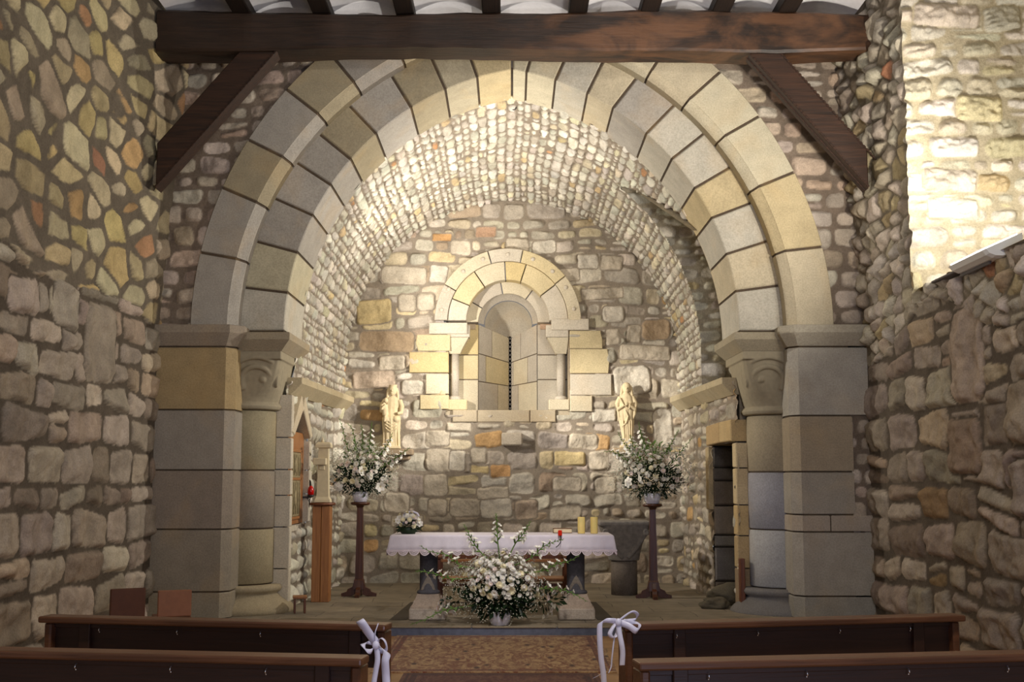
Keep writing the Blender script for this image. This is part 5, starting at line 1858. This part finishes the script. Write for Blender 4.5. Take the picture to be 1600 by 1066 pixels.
# ------------------------------------------------------------------ cream cross-like pillar on a wooden post, left
t = empty('wooden_post', (-2.535, 16.0, 0.1), 0, 'square orange wooden pedestal post with a flat cap near the left chancel wall', 'pedestal')
mb = MB()
for sx in (-0.06, 0.06): mb.box((sx, 0, 0.63), (0.115, 0.2, 1.26), 0.006)
mb.build('post', M['light_wood'], t)
mb = MB(); mb.lathe([(0.10, 1.262), (0.165, 1.265), (0.175, 1.28), (0.165, 1.30), (0.0, 1.305)], n=32); mb.build('cap', M['red_wood'], t)
t = empty('stone_cross', (-2.53, 16.0, 1.407), 0, 'cream stone cross seen edge-on, standing on the orange wooden post', 'cross')
mb = MB()
vs = []; fs = []
lv = [(0.0, 0.105), (0.03, 0.10), (0.07, 0.08), (0.10, 0.078), (0.70, 0.065), (0.72, 0.066), (0.725, 0.10), (0.765, 0.10), (0.79, 0.085), (0.80, 0.06)]
for z, r in lv:
    for (a, b) in ((-1, -1), (1, -1), (1, 1), (-1, 1)): vs.append((a * r, b * r * 0.9, z))
for l in range(len(lv) - 1):
    for i in range(4): j = (i + 1) % 4; fs.append([l * 4 + i, l * 4 + j, (l + 1) * 4 + j, (l + 1) * 4 + i])
fs += [[3, 2, 1, 0], [(len(lv) - 1) * 4 + i for i in range(4)]]
mb.add(vs, fs); mb.build('shaft', M['cream_stone'], t)
mb = MB(); mb.box((-0.035, 0.0, 0.54), (0.17, 0.30, 0.09), 0.006); mb.box((-0.015, 0, 0.455), (0.075, 0.16, 0.055), 0.006); mb.build('cross_arm', M['cream_stone'], t)
mb = MB(); mb.lathe([(0.018, 0.80), (0.022, 0.815), (0.010, 0.835), (0.006, 0.86), (0.0, 0.875)], (-0.02, 0, 0), 10); mb.build('finial', M['cream_stone'], t)

# red sanctuary light
t = empty('sanctuary_light', (-2.73, 16.2, 1.47), 0, 'small red glass votive light on a dark bracket at the left chancel wall', 'lamp')
mb = MB(); mb.lathe([(0.030, 0.03), (0.040, 0.035), (0.043, 0.09), (0.030, 0.13), (0.018, 0.15), (0.0, 0.155)], n=20); mb.build('red_glass', M['red_glass'], t)
mb = MB(); mb.lathe([(0.025, 0.0), (0.045, 0.01), (0.048, 0.03), (0.0, 0.032)], n=20); mb.box((-0.07, 0, 0.0), (0.16, 0.02, 0.02), 0.003); mb.tube([(-0.05, 0, -0.01), (-0.02, 0, -0.06), (0.0, 0, 0.0)], 0.006, 6); mb.build('bracket', M['iron'], t)

# wooden door of the wall niche
x0 = -dado_x(15.5)
t = empty('niche_door', (x0 - 0.045, sum(NI) / 2, 1.13), 0, 'orange wooden panel door with carved inset in the pointed wall niche', 'door')
mb = MB(); mb.box((0, 0, 0.60), (0.05, 1.19, 1.20), 0.006); mb.build('door_leaf', M['light_wood'], t)
mb = MB()
for (y0, y1, z0, z1) in ((-0.40, 0.28, 0.60, 0.93), (-0.40, 0.28, 0.10, 0.57)):
    mb.box((0.03, (y0 + y1) / 2, (z0 + z1) / 2), (0.02, y1 - y0, z1 - z0), 0.004)
    for k in range(5):
        a = y0 + (y1 - y0) * (k + 0.5) / 5
        mb.tube([(0.045, a, z0 + 0.03), (0.05, a + 0.03, (z0 + z1) / 2), (0.045, a, z1 - 0.03)], 0.008, 5)
    mb.sphere((0.045, (y0 + y1) / 2, (z0 + z1) / 2), (0.012, 0.07, 0.10), 10, 8)
mb.build('carved_panel', plain('olive_carved_panel', rgb(150, 136, 104), 0.6, 0.3, 0.2, bumpy=0.8, var=0.3), t)
mb = MB()
for (y0, y1) in ((-0.44, -0.40), (0.28, 0.32)): mb.box((0.035, (y0 + y1) / 2, 0.51), (0.03, 0.04, 0.90), 0.004)
for z in (0.08, 0.585, 0.95): mb.box((0.035, -0.06, z), (0.03, 0.76, 0.035), 0.004)
mb.build('panel_moulding', M['light_wood'], t)

# chairs behind the altar, stool, low door leaf, front chairs
def armchair(x, y, label):
    t = empty('armchair', (x, y, 0.1), 0, label, 'chair', 'armchairs behind the altar')
    for sx in (-1, 1):
        for sy in (-1, 1):
            mb = MB(); h = 0.62 if sy < 0 else 0.90
            mb.box((sx * 0.25, sy * 0.21, h / 2), (0.045, 0.045, h), 0.006); mb.build('leg', M['red_wood'], t)
        mb = MB(); mb.box((sx * 0.25, 0.0, 0.635), (0.055, 0.50, 0.03), 0.006); mb.build('armrest', M['red_wood'], t)
    mb = MB(); mb.box((0, 0, 0.36), (0.50, 0.44, 0.04), 0.01); mb.build('seat', M['light_wood'], t)
    for z in (0.30, 0.60): 
        mb = MB(); mb.box((0, -0.21, z), (0.46, 0.025, 0.035), 0.004); mb.build('front_rail', M['light_wood'] if z > .4 else M['red_wood'], t)
    mb = MB()
    for z in (0.62, 0.74, 0.86): mb.box((0, 0.21, z), (0.46, 0.02, 0.05), 0.004)
    mb.build('backrest', M['red_wood'], t)
    return t


armchair(-0.66, 15.25, 'red-brown wooden armchair behind the altar near its left column')
armchair(0.42, 15.25, 'red-brown wooden armchair behind the altar near its right column')

t = empty('stool', (-2.58, 14.66, 0.1), 0.2, 'low orange wooden stool beside the foot of the left half column', 'stool')
mb = MB(); mb.box((0, 0, 0.19), (0.17, 0.20, 0.03), 0.006); mb.build('seat', M['light_wood'], t)
for a, b in ((-1, -1), (1, -1), (1, 1), (-1, 1)):
    mb = MB(); mb.box((a * 0.06, b * 0.07, 0.09), (0.025, 0.025, 0.18), 0.004); mb.build('leg', M['red_wood'], t)

t = empty('prayer_bench', (2.84, 14.86, 0.1), 0, 'narrow dark red wooden bench end in front of the right doorway jamb', 'bench')
mb = MB(); mb.box((0.0, 0, 0.32), (0.06, 0.12, 0.64), 0.008); mb.build('end_panel', M['red_wood'], t)
mb = MB(); mb.box((-0.03, -0.02, 0.02), (0.14, 0.22, 0.04), 0.006); mb.build('base', M['red_wood'], t)

# loose boulders at the doorway foot
for i, (x, y, sx, sy, sz, lab) in enumerate([(2.90, 15.62, .34, .25, .16, 'larger rough boulder lying on the floor inside the right doorway'), (2.55, 15.18, .18, .15, .08, 'smaller rough stone lying on the floor before the right doorway')]):
    b = bmesh.new(); bmesh.ops.create_icosphere(b, subdivisions=4, radius=1)
    for v in b.verts:
        k = 1 + 0.35 * (mnoise.noise(v.co * 1.3 + Vector((i * 5, 0, 0)))) + 0.12 * mnoise.noise(v.co * 4)
        v.co = Vector((v.co.x * sx * k, v.co.y * sy * k, v.co.z * sz * k))
    mb = MB(); mb.bm(b, rgb(104, 96, 80), True); o = mb.build('boulder', M['rubble']); o.location = (x, y, 0.1 + sz * 0.7)
    tag(o, lab, 'stone')

# ------------------------------------------------------------------ statues
def robe(mb, levels, folds=11, amp=0.010, seed=0, n=64):
    """draped body: ellipse sections (x, y, z, rx, ry, fold strength)"""
    vs = []; fs = []
    for (x, y, z, rx, ry, f) in levels:
        for k in range(n):
            a = 2 * PI * k / n
            front = 0.5 - 0.5 * math.sin(a)
            w = 1 + 0 * front
            r = amp * f * (math.sin(folds * a + seed + z * 3) + 0.5 * math.sin((folds * 2 + 1) * a + z * 7))
            vs.append((x + (rx + r) * math.cos(a), y + (ry + r) * math.sin(a), z))
    for l in range(len(levels) - 1):
        for k in range(n): j = (k + 1) % n; fs.append([l * n + k, l * n + j, (l + 1) * n + j, (l + 1) * n + k])
    fs += [list(range(n))[::-1], [(len(levels) - 1) * n + k for k in range(n)]]
    mb.add(vs, fs, (1, 1, 1), True)


def stone_head(mb, c, r, hair=1.0, tilt=0.0):
    x, y, z = c
    mb.sphere((x, y, z), (r * 0.78, r * 0.88, r * 1.08), 20, 14)
    mb.sphere((x + tilt, y - r * 0.25, z - r * 0.42), (r * 0.56, r * 0.6, r * 0.62), 16, 10)      # jaw
    mb.tube([(x + tilt, y - r * 0.86, z + r * 0.22), (x + tilt, y - r * 1.02, z - r * 0.10), (x + tilt, y - r * 0.84, z - r * 0.18)], [r * 0.10, r * 0.15, r * 0.08], 6)  # nose
    for s_ in (-1, 1):
        mb.sphere((x + tilt + s_ * r * 0.30, y - r * 0.76, z + r * 0.12), (r * 0.15, r * 0.10, r * 0.09), 8, 6)   # eyes
        mb.tube([(x + tilt + s_ * r * 0.12, y - r * 0.86, z + r * 0.26), (x + tilt + s_ * r * 0.5, y - r * 0.72, z + r * 0.30)], r * 0.07, 5)   # brows
        mb.tube([(x + s_ * r * 0.74, y, z + r * 0.5), (x + s_ * r * 0.92, y + 0.0, z - r * 0.2), (x + s_ * r * (0.9 + 0.25 * hair), y, z - r * (1.0 + hair))], [r * 0.28, r * 0.34, r * 0.24], 8)   # hair / veil
    mb.tube([(x + tilt - r * 0.2, y - r * 0.80, z - r * 0.48), (x + tilt, y - r * 0.86, z - r * 0.50), (x + tilt + r * 0.2, y - r * 0.80, z - r * 0.48)], r * 0.07, 5)   # mouth
    mb.sphere((x, y + r * 0.18, z + r * 0.22), (r * 0.95, r * 0.95, r * 1.05), 18, 12)


def carve(o, vox=0.0055, it=2):
    rm = o.modifiers.new('remesh', 'REMESH'); rm.mode = 'VOXEL'; rm.voxel_size = vox; rm.use_smooth_shade = True
    sm = o.modifiers.new('smooth', 'SMOOTH'); sm.iterations = it; sm.factor = 0.5


# seated mother and child
mb = MB()
robe(mb, [(0, 0, 0.0, 0.135, 0.10, 1.2), (0, 0, 0.10, 0.13, 0.10, 1.2), (0, -0.01, 0.25, 0.128, 0.105, 1.0), (0, -0.02, 0.38, 0.138, 0.115, 0.7), (0, -0.02, 0.46, 0.145, 0.12, 0.3), (0.0, 0.0, 0.50, 0.13, 0.10, 0.2),
          (0.0, 0.02, 0.60, 0.115, 0.075, 0.2), (0.01, 0.02, 0.70, 0.125, 0.07, 0.15), (0.01, 0.02, 0.77, 0.11, 0.06, 0.1), (0.015, 0.02, 0.81, 0.05, 0.045, 0.0)], 12, 0.011, 1)
for s_ in (-1, 1): mb.sphere((s_ * 0.075, -0.095, 0.44), (0.062, 0.06, 0.055), 14, 10)      # knees
stone_head(mb, (0.015, 0.0, 0.895), 0.078, 0.9, -0.008)
mb.lathe([(0.058, 0.945), (0.066, 0.985), (0.058, 0.99), (0.04, 0.96)], (0.02, 0.01, 0), 20)
mb.tube([(0.125, 0.01, 0.745), (0.16, -0.01, 0.64), (0.15, -0.06, 0.54), (0.09, -0.12, 0.53)], [0.042, 0.042, 0.036, 0.024], 10)
mb.tube([(-0.10, 0.01, 0.745), (-0.145, -0.02, 0.66), (-0.15, -0.07, 0.57), (-0.08, -0.13, 0.56)], [0.042, 0.04, 0.034, 0.022], 10)
# cloak folds across the lap
for k in range(4): mb.tube([(-0.12 + 0.01 * k, -0.11, 0.46 - 0.05 * k), (-0.02, -0.135, 0.40 - 0.05 * k), (0.10, -0.12, 0.45 - 0.05 * k)], 0.009, 6)
for k in range(7): mb.tube([(-0.11 + 0.036 * k, -0.112 + 0.01 * abs(k - 3), 0.36), (-0.115 + 0.038 * k, -0.105 + 0.012 * abs(k - 3), 0.02)], 0.008, 6)
# child on the arm, at the left
mb.tube([(-0.085, -0.12, 0.50), (-0.095, -0.12, 0.58), (-0.09, -0.11, 0.67)], [0.05, 0.05, 0.034], 12)
mb.sphere((-0.085, -0.115, 0.735), (0.036, 0.038, 0.044), 14, 10)
mb.tube([(-0.09, -0.14, 0.66), (-0.13, -0.16, 0.62), (-0.15, -0.17, 0.585)], [0.018, 0.016, 0.013], 8)
mb.tube([(-0.07, -0.14, 0.52), (-0.09, -0.17, 0.47), (-0.10, -0.16, 0.40)], [0.026, 0.022, 0.016], 8)
mb.boxx(-0.15, 0.15, -0.12, 0.12, -0.02, 0.025, 0.01)
o = mb.build('statue', M['statue'])
carve(o)
o.location = (-1.895, 18.62, 2.20); o.rotation_euler = (0, 0, 0.06)
tag(o, 'pale sandstone statue of a seated mother holding a child, left of the window', 'statue', 'stone statues on the apse wall')

# standing robed figure
mb = MB()
robe(mb, [(0.015, 0, 0.0, 0.075, 0.065, 0.8), (0.015, 0, 0.08, 0.07, 0.062, 1.0), (0.01, 0, 0.22, 0.088, 0.07, 1.1), (0.0, 0, 0.38, 0.112, 0.078, 0.9), (-0.005, 0, 0.50, 0.125, 0.085, 0.5), (-0.005, 0, 0.58, 0.138, 0.088, 0.3),
          (0, 0, 0.68, 0.130, 0.082, 0.2), (0, 0, 0.77, 0.105, 0.07, 0.1), (0.0, 0, 0.82, 0.055, 0.05, 0.0), (0, 0, 0.86, 0.04, 0.04, 0)], 9, 0.010, 2)
stone_head(mb, (0.005, -0.005, 0.905), 0.078, 1.5, 0.0)
for s_ in (-1, 1):
    mb.tube([(s_ * 0.098, 0.0, 0.77), (s_ * 0.14, -0.02, 0.66), (s_ * 0.125, -0.06, 0.575), (s_ * 0.035, -0.105, 0.64)], [0.038, 0.042, 0.036, 0.022], 10)
    mb.tube([(s_ * 0.13, -0.03, 0.58), (s_ * 0.12, -0.04, 0.48), (s_ * 0.10, -0.04, 0.42)], [0.03, 0.022, 0.010], 8)
mb.tube([(-0.005, -0.115, 0.63), (0.0, -0.12, 0.69)], [0.022, 0.012], 8)
mb.tube([(-0.11, -0.075, 0.76), (-0.05, -0.10, 0.64), (0.04, -0.105, 0.575), (0.06, -0.10, 0.70)], 0.013, 8)
mb.tube([(-0.02, -0.09, 0.56), (0.02, -0.095, 0.46), (-0.01, -0.09, 0.36), (-0.08, -0.07, 0.30)], 0.011, 8)
for k in range(5): mb.tube([(-0.06 + 0.034 * k, -0.082, 0.40), (-0.045 + 0.03 * k, -0.072, 0.22), (-0.035 + 0.026 * k, -0.066, 0.02)], 0.0085, 6)
mb.boxx(-0.11, 0.13, -0.09, 0.10, -0.03, 0.02, 0.01)
o = mb.build('statue', M['statue'])
carve(o)
o.location = (1.80, 18.62, 2.225); o.rotation_euler = (0, 0, -0.05)
tag(o, 'pale sandstone statue of a standing robed long-haired figure, right of the window', 'statue', 'stone statues on the apse wall')

# ------------------------------------------------------------------ pews
def pew(name, x0, y0, x1, y1, label, hooks, post=()):
    """pew whose back edge runs from (x0, y0) to (x1, y1); sitters face the altar"""
    L = math.hypot(x1 - x0, y1 - y0); rz = math.atan2(y1 - y0, x1 - x0)
    t = empty('pew', ((x0 + x1) / 2, (y0 + y1) / 2, 0), rz, label, 'pew', 'dark wooden church pews')
    mb = MB(); mb.box((0, -0.055, 0.882), (L + 0.02, 0.145, 0.038), 0.010, None, (1, 1, 1), 2); mb.build('top_rail', M['pew'], t)
    mb = MB(); mb.box((0, -0.02, 0.755), (L - 0.08, 0.022, 0.215), 0.003)
    mb.box((0, -0.036, 0.845), (L - 0.1, 0.02, 0.03), 0.003)
    mb.build('back_panel', M['pew_dark'], t)
    mb = MB(); mb.box((0, 0.235, 0.43), (L - 0.08, 0.42, 0.035), 0.006); mb.build('seat', M['pew_dark'], t)
    for s_ in (-1, 1):
        mb = MB(); mb.box((s_ * (L / 2 - 0.03), -0.01, 0.43), (0.045, 0.15, 0.86), 0.010)
        mb.build('end_panel', M['pew'], t)
    for u in post:
        mb = MB(); mb.box((-L / 2 + u, -0.045, 0.43), (0.07, 0.04, 0.86), 0.004); mb.build('stile', M['pew_dark'], t)
    for u in hooks:
        mb = MB()
        u_ = -L / 2 + u
        mb.tube([(u_, -0.05, 0.838), (u_, -0.066, 0.836), (u_, -0.074, 0.822), (u_, -0.062, 0.812)], 0.0028, 6)
        mb.sphere((u_, -0.062, 0.811), (0.0042, 0.0042, 0.0042), 8, 6)
        mb.build('hook', M['hook'], t)
    return t


pew('pew', -2.80, 7.34, -0.70, 6.93, 'front left dark wooden pew, tied with a satin bow at its aisle end', (0.36, 0.86, 1.38), (0.26, 1.95))
pew('pew', 0.62, 6.95, 2.70, 7.40, 'front right dark wooden pew, tied with a satin bow at its aisle end', (0.32, 0.82, 1.34, 1.80), (0.34, 1.86))
pew('pew', -3.05, 6.02, -0.68, 5.67, 'second left dark wooden pew, nearest the viewer, behind the front left one', (0.5, 0.98, 1.46, 1.93), (0.2, 2.2))
pew('pew', 0.56, 5.55, 3.10, 5.93, 'second right dark wooden pew, nearest the viewer, behind the front right one', (0.33, 0.80, 1.30, 1.80), (0.2, 2.3))

# ------------------------------------------------------------------ satin bows
def ribbon(mb, pts, w, twist=None, n=40):
    """flat ribbon along smooth pts; twist: list of width-vector angles (radians) in the x-z plane, 0 = along x"""
    pts = [Vector(p) for p in pts]; m = len(pts) - 1
    tw = twist or [0] * len(pts)
    vs = []; fs = []
    for i in range(n + 1):
        f = i / n * m; k = min(int(f), m - 1); u = f - k
        p0 = pts[max(k - 1, 0)]; p1 = pts[k]; p2 = pts[k + 1]; p3 = pts[min(k + 2, m)]
        p = 0.5 * ((2 * p1) + (p2 - p0) * u + (2 * p0 - 5 * p1 + 4 * p2 - p3) * u * u + (3 * p1 - p0 - 3 * p2 + p3) * u ** 3)
        a = tw[k] + (tw[k + 1] - tw[k]) * u
        d_ = Vector((math.cos(a), -0.25 * math.sin(a * 2 + 0.5), math.sin(a)))
        ww = w if not isinstance(w, (list, tuple)) else w[k] + (w[k + 1] - w[k]) * u
        vs += [p - d_ * ww / 2, p + Vector((0, -0.002, 0)), p + d_ * ww / 2]
    for i in range(n):
        a = i * 3; fs += [[a, a + 1, a + 4, a + 3], [a + 1, a + 2, a + 5, a + 4]]
    mb.add(vs, fs, (1, 1, 1), True)


def bow(base, label, parts):
    t = empty('ribbon_bow', base, 0, label, 'bow', 'satin bows on the pews')
    for name, pts, w, tw in parts:
        mb = MB()
        P_ = []
        for i, (x, y, dy) in enumerate(pts):
            p = at(x, y, base[1] + dy); P_.append(p - Vector(base))
        ribbon(mb, P_, w * 0.85, tw)
        o = mb.build(name, M['ribbon'], t, fix=False)
        sol = o.modifiers.new('thickness', 'SOLIDIFY'); sol.thickness = 0.0012
    return t


b0 = at(588, 1008, 6.80)
lb = bow(tuple(b0), 'pale satin bow with hanging tails on the left front pew, beside the rug', [
    ('loop', [(588, 1006, 0), (578, 992, -0.01), (566, 974, -0.03), (562, 970, 0.0), (572, 984, 0.03), (586, 1002, 0.02)], 0.055, [0.6, 0.6, 0.5, 0.5, 0.6, 0.6]),
    ('loop', [(587, 1008, 0), (580, 1018, -0.02), (571, 1016, -0.04), (567, 1008, -0.03), (574, 1004, 0.0), (586, 1006, 0.01)], 0.032, [0.9, 1.5, 2.2, 3.0, 3.8, 4.2]),
    ('loop', [(589, 1006, 0), (594, 998, -0.02), (601, 1002, -0.04), (604, 1014, -0.03), (597, 1018, 0.0), (589, 1009, 0.01)], 0.030, [1.2, 0.4, -0.6, -1.2, -2.0, -2.4]),
    ('tail', [(588, 1008, -0.01), (590, 1030, -0.02), (587, 1050, -0.02), (584, 1070, -0.02), (583, 1100, -0.01)], 0.036, [0.2, 0.0, 0.15, 0.1, 0.0]),
    ('tail', [(592, 1010, -0.02), (604, 1020, -0.03), (602, 1034, -0.04), (603, 1055, -0.03), (604, 1075, -0.03), (605, 1105, -0.02)], 0.052, [-0.8, -0.5, 0.2, 0.0, 0.05, 0.0]),
    ('curl', [(586, 1004, -0.01), (586, 990, -0.02), (588, 983, -0.02), (591, 974, -0.01)], 0.008, [0, 0, 0, 0])])
mb = MB(); mb.sphere((0, -0.015, 0), (0.022, 0.015, 0.024), 12, 8); mb.build('knot', M['ribbon'], lb)
b1 = at(966, 972, 6.84)
rb = bow(tuple(b1), 'pale satin bow with long tails over the corner of the right front pew', [
    ('loop', [(966, 971, 0), (976, 963, -0.01), (988, 956, -0.02), (996, 960, 0.0), (993, 968, 0.03), (980, 970, 0.02), (968, 972, 0.01)], 0.022, [1.2, 1.3, 0.9, 0.2, 1.2, 1.4, 1.4]),
    ('loop', [(968, 973, 0), (982, 978, -0.02), (994, 986, -0.03), (999, 981, -0.01), (990, 975, 0.02), (974, 972, 0.01)], 0.042, [1.3, 1.2, 1.1, 1.0, 1.1, 1.3]),
    ('loop', [(964, 972, 0), (958, 980, -0.02), (953, 991, -0.03), (959, 997, -0.02), (965, 988, 0.0), (966, 976, 0.01)], 0.030, [0.3, 0.2, 0.0, 0.3, 0.2, 0.1]),
    ('tail', [(963, 971, 0), (955, 970, -0.02), (946, 970, -0.02), (938, 974, -0.02), (937, 990, -0.02), (938, 1015, -0.02), (940, 1035, -0.02), (943, 1055, -0.02), (944, 1080, -0.02)], 0.036, [1.4, 1.2, 1.0, 0.4, 0.0, 0.0, 0.05, 0.0, 0.0]),
    ('tail', [(966, 974, -0.01), (968, 990, -0.02), (971, 1005, -0.03), (973, 1020, -0.03), (972, 1040, -0.03)], 0.034, [0.0, 0.05, 0.0, 0.0, 0.1]),
    ('curl', [(960, 996, -0.01), (958, 1012, -0.02), (956, 1030, -0.02), (955, 1042, -0.02), (951, 1052, -0.03)], 0.009, [0, 0, 0.1, 0.2, 0.6]),
    ('curl', [(940, 1052, -0.01), (935, 1056, -0.03), (927, 1060, -0.04)], 0.012, [1.0, 0.8, 0.6])])
mb = MB(); mb.sphere((0, -0.015, 0), (0.020, 0.014, 0.022), 12, 8); mb.build('knot', M['ribbon'], rb)

# ------------------------------------------------------------------ rugs
def rug_mat(name, ground, motif, dark, border, cx, hx, y0, y1):
    m, nt, bs = new_mat(name)
    co = coords(nt)
    co_ = coords(nt, (1.0, 0.4, 1.0))
    n1 = noise_n(nt, 9, 4, 0.7, co_, 1.8)
    v = nt.nodes.new('ShaderNodeTexVoronoi'); v.inputs['Scale'].default_value = 6; nt.links.new(co_, v.inputs['Vector'])
    v2 = nt.nodes.new('ShaderNodeTexVoronoi'); v2.inputs['Scale'].default_value = 22; nt.links.new(co_, v2.inputs['Vector'])
    c = mixc(nt, ramp(nt, n1, [(0.42, (0, 0, 0)), (0.58, (1, 1, 1))]), ground, motif)
    c = mixc(nt, ramp(nt, v.outputs['Distance'], [(0.10, (1, 1, 1)), (0.22, (0, 0, 0))]), c, dark)
    c = mixc(nt, ramp(nt, v2.outputs['Distance'], [(0.12, (0.8, 0.8, 0.8)), (0.3, (0, 0, 0))]), c, border)
    # borders from the rug's own coordinates
    sep = nt.nodes.new('ShaderNodeSeparateXYZ'); nt.links.new(co, sep.inputs[0])
    ax = mathn(nt, 'SUBTRACT', hx, mathn(nt, 'ABSOLUTE', sep.outputs['X']))
    ay = mathn(nt, 'SUBTRACT', (y1 - y0) / 2, mathn(nt, 'ABSOLUTE', sep.outputs['Y']))
    e = mathn(nt, 'MINIMUM', ax, ay)
    n3 = noise_n(nt, 40, 2, 0.5, co)
    cb = mixc(nt, ramp(nt, n3, [(0.45, (0, 0, 0)), (0.55, (1, 1, 1))]), border, dark)
    f = ramp(nt, mathn(nt, 'MULTIPLY', e, 1 / 0.6), [(0.0, (0, 0, 0)), (0.06, (1, 1, 1)), (0.10, (0.2, 0.2, 0.2)), (0.13, (1, 1, 1)), (0.22, (0, 0, 0))])
    r = f.node.color_ramp; r.interpolation = 'CONSTANT'
    c = mixc(nt, mathn(nt, 'MULTIPLY', f, 0.85), c, cb)
    nt.links.new(c, bs.inputs['Base Color'])
    bs.inputs['Roughness'].default_value = 0.95; bs.inputs['Specular IOR Level'].default_value = 0.05
    bs.inputs['Sheen Weight'].default_value = 0.2
    bump(nt, noise_n(nt, 200, 2, 0.5, co), 0.5, 0.004, bs)
    return m


for (cx_, hx_, y0, y1, mt, lab) in (
        (-0.165, 1.10, 10.80, 13.27, rug_mat('tan_floral_rug', rgb(188, 156, 112), rgb(132, 88, 60), rgb(76, 48, 38), rgb(128, 60, 42), 0, 1.10, 10.80, 13.27), 'tan floral patterned rug lying before the altar step'),
        (-0.10, 0.86, 7.7, 10.74, rug_mat('dark_red_rug', rgb(120, 84, 62), rgb(92, 50, 38), rgb(54, 32, 28), rgb(84, 40, 32), 0, 0.86, 7.7, 10.74), 'dark red patterned runner in the aisle between the pews')):
    mb = MB(); mb.box((0, 0, 0), (2 * hx_, y1 - y0, 0.012), 0.004)
    o = mb.build('rug', mt); o.location = (cx_, (y0 + y1) / 2, 0.0065)
    tag(o, lab, 'rug', None)

# ------------------------------------------------------------------ two plain wooden chairs by the left wall
def chair(x, y, rz, h, label, mat):
    t = empty('wooden_chair', (x, y, 0), rz, label, 'chair', 'plain wooden chairs by the left wall')
    mb = MB(); mb.box((0, 0, 0.44), (0.32, 0.36, 0.03), 0.008); mb.build('seat', M['red_wood'], t)
    for a, b in ((-1, -1), (1, -1), (1, 1), (-1, 1)):
        mb = MB(); mb.box((a * 0.13, b * 0.15, 0.215), (0.035, 0.035, 0.43), 0.004); mb.build('leg', M['red_wood'], t)
    mb = MB(); mb.box((0, -0.17, (0.46 + h) / 2), (0.30, 0.045, h - 0.46), 0.008, Matrix.Rotation(0.0, 3, 'X')); mb.build('backrest', mat, t)
    return t


chair(-3.46, 10.75, 0.5, 0.76, 'darker plain wooden chair with board back, closest to the left wall', plain('dark_brown_board', rgb(86, 52, 36), 0.5, 0.3, var=0.08))
chair(-3.17, 11.25, 0.4, 0.70, 'lighter plain wooden chair with board back, just right of the darker one', plain('pinkish_brown_board', rgb(140, 94, 68), 0.5, 0.3, var=0.08))
